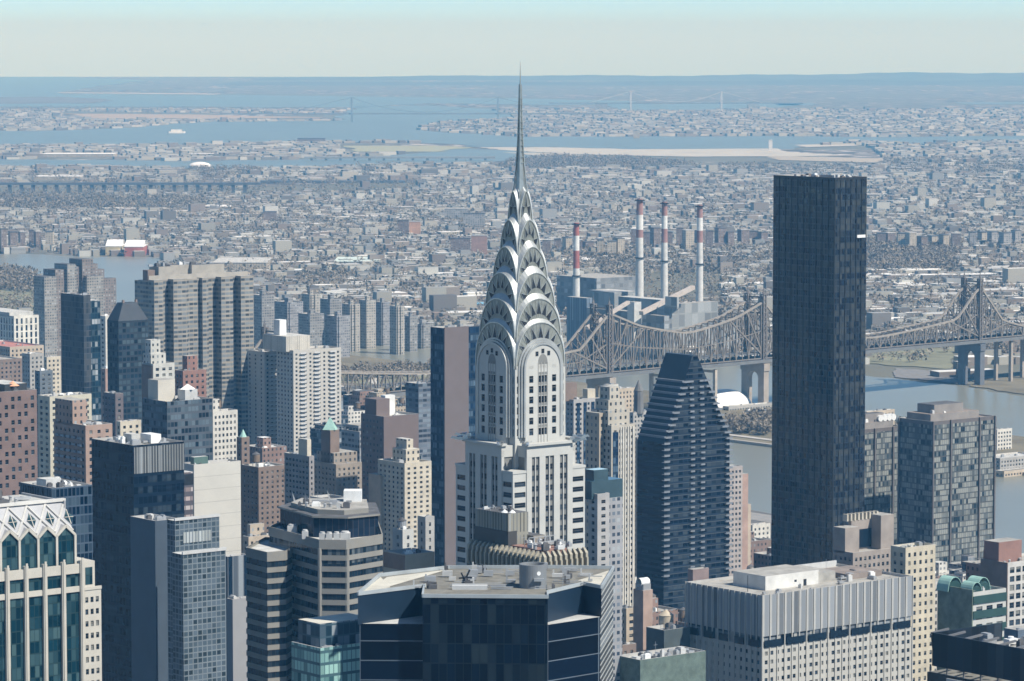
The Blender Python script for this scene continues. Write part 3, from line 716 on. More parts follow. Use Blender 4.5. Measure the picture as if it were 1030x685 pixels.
m.bar(L2(a), L2(b_), 5, 4); m.bar(L2(P(590, 330, 3500)), L2(P(632, 304, 3570)), 4, 3); m.build('conveyor', plain('conveyor_tan', (.45, .4, .36), .8), ps.t)
for j, (x_, yt, D_, w_, bands, lb) in enumerate([
    (579.8, 224, 3800, 7.0, ((0, 13, 'r'), (13, 28, 'w'), (28, 46, 'r'), (46, 999, 'g')), 'shortest chimney with two broad red bands, just right of the spire tower'),
    (643.5, 200, 3950, 8.0, ((0, 16, 'r'), (16, 31, 'w'), (31, 39, 'r'), (39, 999, 'g')), 'thickest of three tall chimneys, red tip and pale shaft'),
    (668.5, 203, 3900, 7.0, ((0, 14, 'r'), (14, 27, 'w'), (27, 41, 'r'), (41, 999, 'g')), 'middle one of the three tall red-tipped chimneys'),
    (704.0, 206, 3860, 7.0, ((0, 13, 'r'), (13, 26, 'w'), (26, 38, 'r'), (38, 999, 'g')), 'tall red-tipped chimney nearest the dark glass slab tower')]):
    q = P(x_, yt, D_); t = thing('chimney', lb, 'chimney', (q.x, q.y, 0), 0, 'striped chimneys of the power station'); H = q.z
    r0, r1 = w_*D_/F/2*1.15, w_*D_/F/2*.8
    for a, b_, k in bands:
        z1, z0 = H-a*D_/F, max(0, H-b_*D_/F); f0, f1 = 1-z0/H, 1-z1/H
        m = MB().cyl(0, 0, z0, z1, r1+(r0-r1)*f0, r1+(r0-r1)*f1, n=20)
        m.build('band' if k != 'g' else 'shaft', {'r': plain('faded_red', (.34, .12, .10), .85) if j == 0 else plain('worn_red', (.31, .18, .165), .85), 'w': plain('chimney_white', (.66, .66, .64), .8), 'g': plain('chimney_grey', (.58, .58, .56), .85)}[k], t)
    m = MB(); [m.cyl(0, 0, zz, zz+1.2, r0+.6, n=20) for zz in (H*.55, H-2.2)]; m.build('walkway', M_black, t)

# ------------------------------------------------------------------ far landmarks
def box_thing(name, label, cat, xl, xr, yt, yb, wall, roof, group=None, dep=None, extra=None, ang=0.0):
    D_ = G(0, yb).y; a = P(xl, yt, D_); b_ = P(xr, yt, D_); w_ = b_.x-a.x
    t = thing(name, label, cat, (a.x, D_, 0), ang, group); dd = dep or w_*.5
    MB().box(0, w_, 0, dd, 0, a.z).build('wall', wall, t); MB().box(-.5, w_+.5, -.5, dd+.5, a.z+.01, a.z+.8).build('roof', roof, t)
    if extra: extra(t, w_, dd, a.z)
    return t
M_far = fac('far_brick', (.215, .17, .15), (.1, .1, .1), 4, 3, (.3, .7), (.3, .75)); M_farg = fac('far_grey', (.34, .33, .32), (.1, .11, .12), 4, 3, (.25, .75), (.3, .75)); M_fart = fac('far_tan', (.45, .4, .32), (.12, .12, .12), 4, 3, (.3, .7), (.3, .75))
M_wroof = plain('white_membrane', (.8, .8, .79), .6, var=.06)
def suspension(label, xa, xb, yt, yb, zdeck, col, wpx):
    D_ = G(0, yb).y; a, b_ = P(xa, yt, D_), P(xb, yt, D_); L_ = b_.x-a.x; H = a.z
    t = thing('suspension_bridge', label, 'bridge', (a.x, D_, 0)); mt = plain('bridge_'+col[0], col[1], .7); w_ = wpx*D_/F
    for x_ in (0, L_):
        m = MB()
        for yy in (-14, 14): m.box(x_-w_/2, x_+w_/2, yy-4, yy+4, 0, H)
        m.box(x_-w_/2, x_+w_/2, -14, 14, H*.93, H); m.build('tower', mt, t)
    m = MB().box(-L_*.9, L_*1.9, -14, 14, zdeck-3, zdeck+2, bottom=True); m.build('deck', plain('far_deck', (.2, .21, .22), .8), t)
    m = MB(); N = 24; s_ = L_/2
    for yy in (-13, 13):
        for k in range(N):
            u0, u1 = -1+2*k/N, -1+2*(k+1)/N; z = lambda u: zdeck+6+(H-zdeck-6)*u*u
            m.bar((s_+u0*s_, yy, z(u0)), (s_+u1*s_, yy, z(u1)), 1.6)
        m.bar((0, yy, H), (-L_*.45, yy, zdeck+2), 1.6); m.bar((L_, yy, H), (L_*1.45, yy, zdeck+2), 1.6)
    m.build('cable', mt, t)
suspension('distant suspension bridge with two slim dark towers left of the spire', 353.6, 500.8, 98, 123, 36, ('bluegrey', (.2, .24, .28)), 1.5)
suspension('distant suspension bridge with two white towers right of the spire', 634.4, 725.6, 92, 112, 40, ('white', (.5, .52, .53)), 1.8)
def viaduct(label, x0, x1, ytop, yb, step, dk, thick):
    D_ = G(0, yb).y; a, b_ = P(x0, ytop, D_), P(x1, ytop, D_); L_ = b_.x-a.x
    t = thing('viaduct', label, 'bridge', (a.x, D_, 0)); m = MB().box(0, L_, -8, 8, a.z-thick, a.z, bottom=True); m.build('deck', dk, t)
    n_ = int(L_/step)
    me = MB().box(-3.4, 3.4, -6, 6, 0, a.z-thick).mesh('pier', [dk])
    for k in range(min(n_, 90)): link('pier', me, t, ((k+.5)*step, 0, 0))
M_via = plain('dark_viaduct', (.10, .11, .13), .85)
viaduct('long dark railway viaduct on tall piers crossing the left shore district', -20, 262, 183.6, 194, 25.5, M_via, 5)
viaduct('thin elevated line continuing behind the low town towards the spire', 262, 410, 181.4, 184, 40, M_via, 5)
viaduct('low dark elevated roadway below the railway viaduct', -20, 78, 198, 202, 50, M_via, 6)
viaduct('elevated road on short piers right of the roadway at the left', 150, 245, 205.5, 209, 50, M_via, 5)
viaduct('low causeway on many piers over the bay left of the spire', 306, 498, 157.5, 162, 40, plain('grey_causeway', (.26, .27, .28), .85), 5)
def dome(label, x0, x1, yt, yb, mat, k=1.0):
    D_ = G(0, yb).y; a, b_ = G(x0, yb), G(x1, yb); r_ = (b_.x-a.x)/2; H = P(x0, yt, D_).z
    t = thing('domed_hall', label, 'building', ((a.x+b_.x)/2, D_+r_*.6, 0)); m = MB(); N, K = 24, 6
    for i in range(N):
        for j in range(K):
            q = [(math.cos(2*math.pi*i_/N)*r_*math.cos(j_*math.pi/2/K), .6*math.sin(2*math.pi*i_/N)*r_*math.cos(j_*math.pi/2/K), H*.35+H*.65*math.sin(j_*math.pi/2/K)) for i_, j_ in ((i, j), (i+1, j), (i+1, j+1), (i, j+1))]
            m.poly(q)
    m.build('dome', mat, t, smooth=True)
    w_ = MB(); pl = [(math.cos(2*math.pi*i/N)*r_*.99, .6*math.sin(2*math.pi*i/N)*r_*.99) for i in range(N)]; w_.prism(pl, 0, H*.36, cap=False); w_.build('wall', M_fart, t)
q = G(177, 134); t = thing('ferry', 'small white ferry crossing the open bay at left', 'boat', (q.x, q.y, .6), R(8))
MB().prism([(-32, 0), (-26, -7), (30, -7), (34, 0), (30, 7), (-26, 7)], 0, 6).build('hull', M_white, t); MB().box(-18, 22, -5, 5, 6, 13).build('cabin', M_white, t)
dome('white domed hall near the left shore of the bay', 189, 212, 163, 170, M_wroof)
box_thing('warehouse', 'long bright white shed left of the domed hall', 'building', 33.5, 81, 177.6, 181, M_fart, M_wroof)
box_thing('warehouse', 'long white hangar on the far left shore of the bay', 'building', 42, 114, 155, 158, M_fart, M_wroof)
box_thing('warehouse', 'short white hangar pair right of the long hangar', 'building', 189, 214, 154.6, 157.6, M_fart, M_wroof)
def gable(t, w_, d_, h): MB().prism([(0, -.6), (w_, -.6), (w_, d_*.5), (0, d_*.5)], h+.8, [h+1, h+1, h+9, h+9]).build('gable', M_wroof, t)
box_thing('warehouse', 'yellowish gabled shed by the water beside the red brick shed', 'building', 106, 122, 248, 257, plain('yellow_wall', (.5, .42, .25), .8), M_wroof, extra=gable, dep=60)
box_thing('warehouse', 'red brick shed with pale gabled roof at the river bend', 'building', 125, 144, 248.5, 258, plain('red_brick', (.38, .13, .1), .85), M_wroof, extra=gable, dep=60)
box_thing('warehouse', 'very large white flat-roofed building left of the town road', 'building', 214, 268, 264.5, 272, M_fart, M_pale, dep=120)
box_thing('warehouse', 'long pale green-roofed shed in the low town left of the spire', 'building', 336, 381, 263.5, 268, M_fart, plain('pale_green_roof', (.55, .64, .6), .7), dep=110)
box_thing('warehouse', 'wide white-roofed sheds in front of the brick apartment pair', 'building', 400, 446, 262, 266, M_fart, M_pale, dep=80)
box_thing('warehouse', 'bright blue-roofed shed just left of the crown tower shaft', 'building', 456, 486, 306, 311, M_fart, plain('blue_roof', (.22, .5, .7), .7), dep=30)
box_thing('institution', 'massive dark block on the low island in the bay', 'building', 299, 327, 139.3, 144.6, M_far, M_tar)
box_thing('apartment_tower', 'lone tan tower on the shore above the pale sand flat', 'building', 637, 643.5, 131.5, 139, M_fart, M_tar)
box_thing('control_tower', 'slim pale tower at the right end of the sand flat', 'tower', 773.3, 777, 141, 152, plain('tower_pale', (.6, .6, .6), .8), M_wroof)
box_thing('institution', 'squat blue-grey block on the far bay shore right of the spire', 'building', 599, 611, 104.5, 111, M_farg, M_tar)
box_thing('institution', 'broad grey block beyond the bay right of the white bridge', 'building', 752, 764, 103, 108, M_farg, M_tar)
for i, (a, b_, yt, yb, mm, lb) in enumerate([
    (400, 411, 222, 238, M_far, 'left half of the brick apartment pair in the mid-distance town'), (411.5, 423, 223, 239, plain('orange_brick', (.5, .3, .2), .8), 'orange-tan apartment tower joined to a brick one in the town'),
    (453, 473, 240, 257, M_far, 'dark brick apartment block just left of the spire'), (474, 490, 237, 256, plain('pinkish_brick', (.33, .215, .18), .85), 'pinkish brick apartment block touching the left of the spire crown'),
    (265, 278, 213, 226, M_far, 'small brick tower in the low town left of centre'), (447, 470, 210, 224, M_farg, 'pale wide block in the town left of the spire'), (466, 488, 215, 232, M_farg, 'dark wide block in the town beside the spire')]):
    box_thing('apartment_tower', lb, 'building', a, b_, yt, yb, mm, M_pale if i % 2 else M_tar)
for i, (a, b_, yt, yb, dp, lb) in enumerate([(878, 944, 278, 281.5, 60, 'wide white-roofed shed in the yards right of the dark slab, farthest row'), (900, 962, 286.5, 289.5, 50, 'long white roof in the yards, second row behind the bridge'), (903, 951, 300.5, 304, 60, 'broad white warehouse roof just above the bridge truss'),
    (905, 988, 310.5, 314, 40, 'long pale warehouse roof hugging the bridge truss'), (984, 1019, 283.5, 288, 60, 'white-roofed shed right of the far bridge tower'), (1000, 1040, 297, 300.5, 50, 'pale flat shed at the right edge behind the bridge'), (566, 600, 262, 266, 60, 'pale flat roof left of the shortest chimney'),
    (735, 775, 300, 304, 60, 'pale flat warehouse roof between power station and dark slab'), (730, 776, 286, 289, 40, 'narrow white roof beyond the power station'), (345, 395, 287, 291, 70, 'pale warehouse behind the island slabs'), (400, 455, 278, 281.5, 60, 'long grey-white warehouse left of the spire base'),
    (150, 195, 215, 218, 90, 'white-roofed yard building in the left town'), (185, 232, 208, 211, 90, 'bright white-roofed market building in the left town'), (690, 712, 312, 330, 20, 'tall blank pale block behind the left bridge span')]):
    box_thing('warehouse', lb, 'building', a, b_, yt, yb, M_fart if i % 3 else M_farg, M_wroof if i % 2 == 0 else M_pale, dep=dp)
r = random.Random(21)
for (x0, x1, y0, y1, k, mm, where) in ((545, 632, 241, 258, 8, M_far, 'behind the shortest chimney'), (634, 776, 231, 250, 13, M_far, 'behind the three tall chimneys'), (880, 968, 236, 252, 8, M_far, 'right of the dark slab tower'), (0, 54, 232, 251, 6, M_far, 'on the left river bank'), (975, 1030, 232, 247, 5, M_farg, 'at the far right of the town')):
    for i in range(k):
        a = x0+(x1-x0)*(i+r.uniform(.0, .3))/k; w_ = (x1-x0)/k*r.uniform(.55, .85); yb = y1+r.uniform(-3, 4)
        box_thing('apartment_tower', 'plain housing tower in a row '+where, 'building', a, a+w_, y0+r.uniform(-2, 3), yb, mm if r.random() < .7 else M_fart, r.choice([M_tar, M_pale, M_tar]), 'housing towers '+where, dep=16, ang=R(r.choice([0, 20])))
# ================================================================== THE NEAR CITY
FRONT += [(360, 620, 602, 700), (-20, 102, 520, 1000), (246, 384, 545, 1150), (690, 918, 600, 1250), (478, 568, 350, 925), (457, 592, 470, 925), (470, 590, 560, 850),
          (92, 184, 448, 1250), (131, 226, 524, 1120), (195, 242, 465, 1400), (645, 730, 445, 1700), (778, 872, 180, 1583), (904, 1001, 426, 1950), (0, 37, 392, 1330), (933, 1030, 672, 800), (433, 483, 330, 1650)]
st_white = plain('white_brick', (.475, .47, .44), .8, var=.08); st_cream = plain('cream_stone', (.52, .47, .38), .85); st_beige = plain('beige_brick', (.44, .37, .29), .85)
st_brown = plain('brown_brick', (.205, .155, .13), .9); st_red = plain('red_brick_wall', (.26, .15, .125), .9); st_grey = plain('grey_stone', (.36, .35, .33), .85); st_pale = plain('pale_limestone', (.56, .54, .49), .85)
# ---- the spired skyscraper
q = P(523.3, 300, 942); T = thing('spire_skyscraper', 'white and grey skyscraper with arched steel crown and needle spire', 'skyscraper', (q.x, 942, 0), GA)
OCC += [(457, 592, 470, 935), (477, 569, 350, 935), (500, 550, 270, 935)]
K = 930/F; Z = lambda y: EYE-(y-HY)*K
def four(name, me, par=T, kids=(), ks=(0, 1, 2, 3)):
    out = []
    for k in ks:
        o = link(name, me, par, None, -k*math.pi/2); out.append(o)
    return out
def W2(m, x, z, w, h, y, k=0): m.poly([(x-w/2, y, z-h/2), (x+w/2, y, z-h/2), (x+w/2, y, z+h/2), (x-w/2, y, z+h/2)], k)
A_, B_ = 12.6, 7.85; zt = Z(449)
strip = plain('grey_spandrel', (.20, .20, .19), .6); FH = 2.8
m = MB().box(-B_+.3, B_-.3, -A_+.45, 0, 0, zt-.5); me = m.mesh('arm', [strip])
m2 = MB()   # piers, top parapet and the ledge
cuts = [(-B_, -6.1), (-3.5, -1.45), (1.45, 3.5), (6.1, B_)]
for a, b_ in cuts: m2.box(a, b_, -A_, -A_+.9, 0, zt-1.2)
for x_ in (-4.8, 0, 4.8): m2.box(x_-.16, x_+.16, -A_+.1, -A_+.6, 0, zt-3)
m2.box(-B_, B_, -A_-.02, -A_+1.2, zt-3, zt); m2.box(-B_-.5, B_+.5, -A_-.7, -A_+1.5, zt, zt+.6); m2.box(-B_, B_, -A_+1.2, -6, zt-3, zt)
pier_me = m2.mesh('piers', [st_white])
m3 = MB().box(A_-4.95, A_-.3, -A_+.3, -A_+4.95, 0, Z(474)); 
for k, o in enumerate(four('arm', me)): pass
four('pilaster', pier_me)
# corner blocks with broad windows
zc = Z(476); rowsC = storeys(Z(700), zc, FH, .3, .78)
for k in (0, 1, 3):
    m = MB(); c0 = -A_+.25; L_ = A_-.25-B_
    h1 = holes(m, (c0, c0), (1, 0), (0, -1), L_, 0, zc, [(.55, L_-.25)], rowsC, .3)
    h2 = holes(m, (c0, c0+L_), (0, -1), (-1, 0), L_, 0, zc, [(.25, L_-.55)], rowsC, .3)
    m.poly([(c0, c0, zc), (c0+L_, c0, zc), (c0+L_, c0+L_, zc), (c0, c0+L_, zc)]); m.box(c0+.6, c0+L_, c0+.6, c0+L_, 0, zc-.2, 1)
    m.box(c0-.15, c0+L_, c0-.15, c0+L_, zc, zc+.7)
    cb = m.build('corner_block', [st_white, M_dark], T); cb.rotation_euler = (0, 0, {0: 0, 1: -math.pi/2, 3: math.pi/2}[k])
    for lst, rz in ((h1, 0), (h2, -math.pi/2)):
        if k == 1 and rz == 0: pass
        for p_, w_, h_ in lst:
            if p_[2] > Z(585): link('window', pane(w_, h_, random.choice((0, 0, 1))), cb, p_, rz)
# windows between the piers
for side in (0, 1):
    n_ = 0
    for z0_, z1_ in storeys(Z(700), zt-3, FH, .28, .8)[::-1]:
        for x_ in (-4.8, 0, 4.8):
            for dx in (-.68, .68):
                if z0_ < Z(560 if side else 600): continue
                o = link('window', pane(1.05, z1_-z0_, random.choice((0, 0, 0, 1))), T)
                y_ = -A_+.40; p_ = Vector((x_+dx, y_, (z0_+z1_)/2))
                if side: p_ = Vector((p_.y, -p_.x, p_.z))
                o.location = p_; o.rotation_euler = (0, 0, -side*math.pi/2)
# notch walls, upper shaft
s8 = 8.6; zs = Z(372)
rowsU = [(Z(y_)-1.0, Z(y_)+.85) for y_ in (436, 425, 414, 403.5, 393, 382.5, 372)][:]
def upface(k):
    m = MB(); ops = []
    # side strips of the shaft
    ops += holes(m, (-s8, -s8), (1, 0), (0, -1), 2.6, 150, zs, [(.6, 1.9)], sorted(rowsU), .3)
    ops += holes(m, (s8-2.6, -s8), (1, 0), (0, -1), 2.6, 150, zs, [(.7, 2.0)], sorted(rowsU), .3)
    # the white arched bay standing forward
    cols = [(1.3, 2.7), (4.5, 5.35), (5.48, 6.32), (6.45, 7.3), (9.1, 10.5)]; tall = sorted(rowsU)
    ops += holes(m, (-5.9, -s8-1.0), (1, 0), (0, -1), 11.8, zt-2, zs, cols, tall, .3)
    n_ = 18; hy = -s8-1.0
    pts = [(5.9*math.cos(math.pi*i/n_), hy, zs+(Z(348)-zs)*math.sin(math.pi*i/n_)) for i in range(n_+1)]
    m.poly(pts)
    m.poly([(-5.9, hy+1, zt-2), (-5.9, hy, zt-2), (-5.9, hy, zs), (-5.9, hy+1, zs)]); m.poly([(5.9, hy, zt-2), (5.9, hy+1, zt-2), (5.9, hy+1, zs), (5.9, hy, zs)])
    return m, ops
m, ops = upface(0); ume = m.mesh('shaft_face', [st_white, st_grey])
cstr = MB(); ar_ = [(1.62*math.cos(math.pi*i/10), -s8-1.02, Z(366)+2.2*math.sin(math.pi*i/10)) for i in range(11)]
for x0_, x1_ in ((-1.62, -1.5), (-.64, -.5), (.36, .5), (1.5, 1.62)): cstr.box(x0_, x1_, -s8-1.12, -s8-1.0, zt, Z(366), 0)
cstr.poly([(1.62, -s8-1.02, Z(368)), *ar_, (-1.62, -s8-1.02, Z(368))], 1)
for z_ in [Z(y_)+1.4 for y_ in (436, 425, 414, 403.5, 393, 382.5)]: cstr.box(-1.5, 1.5, -s8-1.03, -s8-1.0, z_-.35, z_+.35, 1); [cstr.box(q_, q_+1.4, -s8-1.05, -s8-1.0, z_-1.2, z_-1.1, 1) for q_ in (-4.6, 3.2)]
four('centre_strip', cstr.mesh('centre_strip', [st_grey, strip]), ks=(0, 1))
core = MB().box(-s8+.5, s8-.5, -s8+.5, s8-.5, 140, zs, 0); core.box(-5.4, 5.4, -s8-.4, s8+.4, zt-2, zs, 0); core.box(-s8-.4, s8+.4, -5.4, 5.4, zt-2, zs+.01, 0)
core.build('core', M_dark, T)
for k, o in enumerate(four('shaft_face', ume)):
    if k < 2:
        for p_, w_, h_ in ops:
            if p_[2] > zt-3: link('window', pane(w_, h_, random.choice((0, 0, 0, 1))), o, p_)
        for x_ in (-2.0, 0, 2.0): link('window', pane(.95, 1.2, 0), o, (x_, -s8-1.03, Z(357 if x_ else 354.5)))
# steel hood over the white arch: three stepped ribs
def arc(m, a, z0, z1, y0, y1, th, mi=0, n=20, pw=2.0, low=None):
    """a bent strip following an arch, from y0 back to y1"""
    def pt(i, g):
        t = math.pi*i/n; cx_, sx = math.cos(t), math.sin(t)
        cc = math.copysign(abs(cx_)**(2/pw), cx_); ss = abs(sx)**(2/pw)
        return ((a+g)*cc, z0+(z1-z0+g)*ss)
    for i in range(n):
        (xa, za), (xb, zb) = pt(i, th), pt(i+1, th); (xc_, zc_), (xd, zd) = pt(i, 0), pt(i+1, 0)
        m.poly([(xa, y0, za), (xa, y1, za), (xb, y1, zb), (xb, y0, zb)], mi)
        m.poly([(xc_, y0, zc_), (xa, y0, za), (xb, y0, zb), (xd, y0, zd)], mi)
        m.poly([(xd, y0, zd), (xd, y1, zd), (xc_, y1, zc_), (xc_, y0, zc_)], mi)
    if low is not None:
        for sg in (-1, 1):
            x0_, x1_ = sorted((sg*a, sg*(a+th))); m.box(x0_, x1_, min(y0, y1), max(y0, y1), low, z0, mi)
m = MB()
for j, (g, yy) in enumerate(((.0, -s8-1.25), (.6, -s8-.75), (1.2, -s8-.3))):
    arc(m, 5.9+g, zs, Z(348)+g, yy, -s8+3, .55, 0, low=zt+2)
four('hood', m.mesh('hood', [plain('hood_steel', (.45, .46, .45), .4, .4)]))
M_vault = plain('bright_steel', (.62, .62, .58), .36, .55, var=.14, scale=.5); M_face = plain('crown_face_steel', (.30, .31, .28), .45, .4, var=.2, scale=.6)
tiers = [(8.55, Z(368), Z(322), 7, 2.2), (7.75, Z(340), Z(298), 7, 2.1), (6.6, Z(313), Z(272), 6, 2.0), (5.15, Z(286), Z(246), 6, 1.9), (3.75, Z(257), Z(219), 5, 1.8), (2.25, Z(227), Z(190), 3, 1.6)]
M_tri = glassm('crown_window', (.03, .035, .045), .15)
def archpts(a, z0, z1, pw, n=22):
    out = []
    for i in range(n+1):
        t = math.pi*i/n; c1, s1 = math.cos(t), math.sin(t)
        out.append((a*math.copysign(abs(c1)**(2/pw), c1), z0+(z1-z0)*abs(s1)**(2/pw)))
    return out
for ti, (a, z0, z1, nw, pw) in enumerate(tiers):
    zb = z0-6 if ti else z0-1; vm = MB(); z1b = z1+.9; z1 = z1-.9; pr = archpts(a, z0, z1b, pw); pf = archpts(a*.985, z0, z1, pw)
    ys = -a-.02*ti
    vm.poly([(x_, ys, z_) for x_, z_ in [(a*.985, zb)]+pf+[(-a*.985, zb)]], 1); yb_ = ys+1.5
    for i in range(len(pr)-1):
        vm.poly([(pf[i][0], ys, pf[i][1]), (pr[i][0], yb_, pr[i][1]), (pr[i+1][0], yb_, pr[i+1][1]), (pf[i+1][0], ys, pf[i+1][1])], 0)
    for i in range(len(pr)-1):
        (xa, za), (xb, zb_) = pr[i], pr[i+1]; vm.poly([(xa, yb_, za), (xa, 0, za), (xb, 0, zb_), (xb, yb_, zb_)], 0)
    vm.poly([(a-.03, ys, zb), (a-.03, 0, zb), (a-.03, 0, z0), (a-.03, ys, z0)], 0); vm.poly([(-a+.03, 0, zb), (-a+.03, ys, zb), (-a+.03, ys, z0), (-a+.03, 0, z0)], 0)
    arc(vm, a*.95, z0, z1-a*.03, ys-.2, ys+.1, .22, 0, 22, pw, low=zb)
    # radial seams of the cladding
    for i in range(2, 21):
        t = math.pi*i/22; c1, s1 = math.cos(t), math.sin(t); X = math.copysign(abs(c1)**(2/pw), c1); Zs = abs(s1)**(2/pw)
        vm.bar((a*.5*X, ys-.03, z0+(z1-z0)*.5*Zs), (a*.96*X, ys-.03, z0+(z1-z0)*.96*Zs), .05, .05, 1)
    vme = vm.mesh('crown_tier', [M_vault, M_face])
    tm = []
    for j in range(nw):
        t = math.pi*(.10+.80*(j+.5)/nw); dt = math.pi*.80/nw*.5
        def pp(t_, rho):
            c1, s1 = math.cos(t_), math.sin(t_); return (a*rho*math.copysign(abs(c1)**(2/pw), c1), z0+(z1-z0)*rho*abs(s1)**(2/pw))
        P0, P1, P2 = pp(t+dt*.95, .60), pp(t-dt*.95, .60), pp(t, .93)
        w_ = MB(); w_.poly([(P0[0], 0, P0[1]), (P1[0], 0, P1[1]), (P2[0], 0, P2[1])], 0)
        for u_, v_ in ((P0, P2), (P1, P2)): w_.bar((u_[0], -.05, u_[1]), (v_[0], -.05, v_[1]), .10, .10, 1)
        tm.append(w_.mesh('window', [M_tri, M_steel]))
    for k, o in enumerate(four('crown_tier', vme)):
        if k < 2:
            for w_ in tm: link('window', w_, o, (0, ys-.06, 0))
m = MB(); zz = [Z(200), Z(182), Z(165), Z(140), Z(110), Z(85), Z(62.5)]; rr_ = [1.7, 1.2, .85, .52, .32, .18, .04]
for i in range(6): m.cyl(0, 0, zz[i], zz[i+1], rr_[i], rr_[i+1], n=8, cap=False)
for k in range(4):
    an = k*math.pi/2+math.pi/4
    for i in range(5): m.bar((rr_[i]*1.25*math.cos(an), rr_[i]*1.25*math.sin(an), zz[i]), (rr_[i+1]*1.2*math.cos(an), rr_[i+1]*1.2*math.sin(an), zz[i+1]), .28)
for z_ in np.linspace(Z(165), Z(100), 12): m.cyl(0, 0, z_, z_+.25, 1.05-(z_-Z(165))*.028, n=8)
m.build('spire', M_steeld, T)
# eagles at the corners of the ledge
em = MB()
em.bar((0, 0, 0), (0, -2.3, .3), .8, .7); em.bar((0, -2.2, .3), (0, -3.2, .55), .5, .55); em.bar((0, -3.1, .5), (0, -3.5, .2), .2, .3)
for sg in (-1, 1): em.poly([(0, -.4, .5), (sg*1.3, -.2, .9), (sg*1.1, -1.6, .8), (0, -2, .6)]); em.poly([(0, -2, .6), (sg*1.1, -1.6, .8), (sg*1.3, -.2, .9), (0, -.4, .5)])
em.bar((0, 0, .2), (0, 1, .4), .9, .9); eme = em.mesh('eagle', [M_steel])
for sx, sy in ((-1, -1), (1, -1), (-1, 1), (1, 1)):
    for (ex, ey, rz) in ((sx*(B_+.2), sy*(A_+.3), 0 if sy < 0 else math.pi), (sx*(A_+.3), sy*(B_+.2), -math.pi/2 if sx < 0 else math.pi/2)):
        o = link('eagle', eme, T, (ex, ey, zt+.6), rz+(R(35)*sx*(-sy) if ex**2 < ey**2 else -R(35)*sx*(-sy)))

# ---- dark glass tower in front (faceted), its roof low in the frame
pl3 = lambda px, py, z: (lambda g: (g.x, g.y))(G(px, py, z))
ZR = 212.0; ZL = 206.3
b = B(); b.t = thing('dark_glass_tower', 'near faceted dark glass office tower with notched corners below the spire', 'skyscraper', (0, 700, 0)); b.o = Vector((0, 700, 0)); b.U = Vector((1, 0, 0)); b.V = Vector((0, 1, 0)); b.D = 690
OCC.append((360, 618, 600, 690)); FOOT.append((400, 470, 500, 620))
def loc7(q): return (q[0], q[1]-700)
Ap, Bp, Cp, Dp, Ep, Fp, Gp, Hp = [loc7(pl3(*q, ZR)) for q in ((360, 599), (428, 590.5), (425, 601), (551, 602), (551, 597.2), (587, 588.5), (605, 592), (617, 572.5))]
Jp = loc7(pl3(382, 580, ZR)); Kp, Lp = (-13, Hp[1]+.6), (9, Hp[1]+1.0)
gdk = fac('dark_curtain', (.004, .010, .018), (.003, .009, .018), 1.6, 3.9, (.05, .95), (.06, 1), light=(.018, .028, .035), blind=.25, gr=.06, wr=.4, bump=.012)
gdk2 = fac('dark_curtain_grid', (.12, .15, .18), (.003, .008, .017), 14.0, 3.9, (.01, .99), (.05, 1), light=(.012, .018, .024), blind=.1, gr=.06, wr=.4, bump=.01)
slate = plain('slate_panel', (.010, .024, .045), .4, var=.12); stripe = fac('striped_fin', (.42, .42, .4), (.02, .03, .04), 90, 1.3, (0, 1), (.28, 1), gr=.1, bump=.0)
low = [Ap, (Cp[0]-.2, Cp[1]), Cp, Dp, (Dp[0]+.3, Dp[1]+.2), Gp, Hp, Lp, Kp, Jp]
low2 = [(Ap[0]+.3, -11.5), (Cp[0], -11.9), (Dp[0], -12.9), (Gp[0]-.2, Gp[1]+.1), Hp, Lp, Kp, Jp]
m = MB(); n_ = len(low2)
for i in range(n_):
    j = (i+1) % n_; m.poly([(*low2[i], 0), (*low2[j], 0), (*low2[j], ZL), (*low2[i], ZL)], 1 if i == 3 else 0)
m.build('shaft', [gdk2, stripe], b.t)
m = MB(); m.poly([(*q, ZL) for q in low2]); m.build('ledge', M_pale, b.t)
m = MB(); pr_ = [Cp, Dp, (Dp[0], 2), (Cp[0], 2)]
for i in (0, 1, 3): j = (i+1) % 4; m.poly([(*pr_[i], 0), (*pr_[j], 0), (*pr_[j], ZR+.3), (*pr_[i], ZR+.3)])
m.build('front_prism', gdk, b.t)
up = [Ap, Bp, (Bp[0], Cp[1]+1.2), (Dp[0]-.1, Dp[1]+1.2), Ep, Fp, Gp, Hp, Lp, Kp, Jp]
m = MB(); n_ = len(up)
for i in range(n_):
    j = (i+1) % n_; m.poly([(*up[i], ZL-.1), (*up[j], ZL-.1), (*up[j], ZR), (*up[i], ZR)], 1 if i == 6 else 0)
m.build('upper_wall', [slate, stripe], b.t)
m = MB(); m.poly([(*q, ZR-.02) for q in up]); m.build('roof', plain('putty_roof', (.19, .18, .155), .95, var=.3, scale=.3), b.t)
m = MB(); m.poly([(*q, ZR+.25) for q in (Cp, Dp, (Dp[0], Dp[1]+9), (Cp[0], Cp[1]+9))]); m.build('roof', plain('putty_roof', (.19, .18, .155), .95, var=.3, scale=.3), b.t)
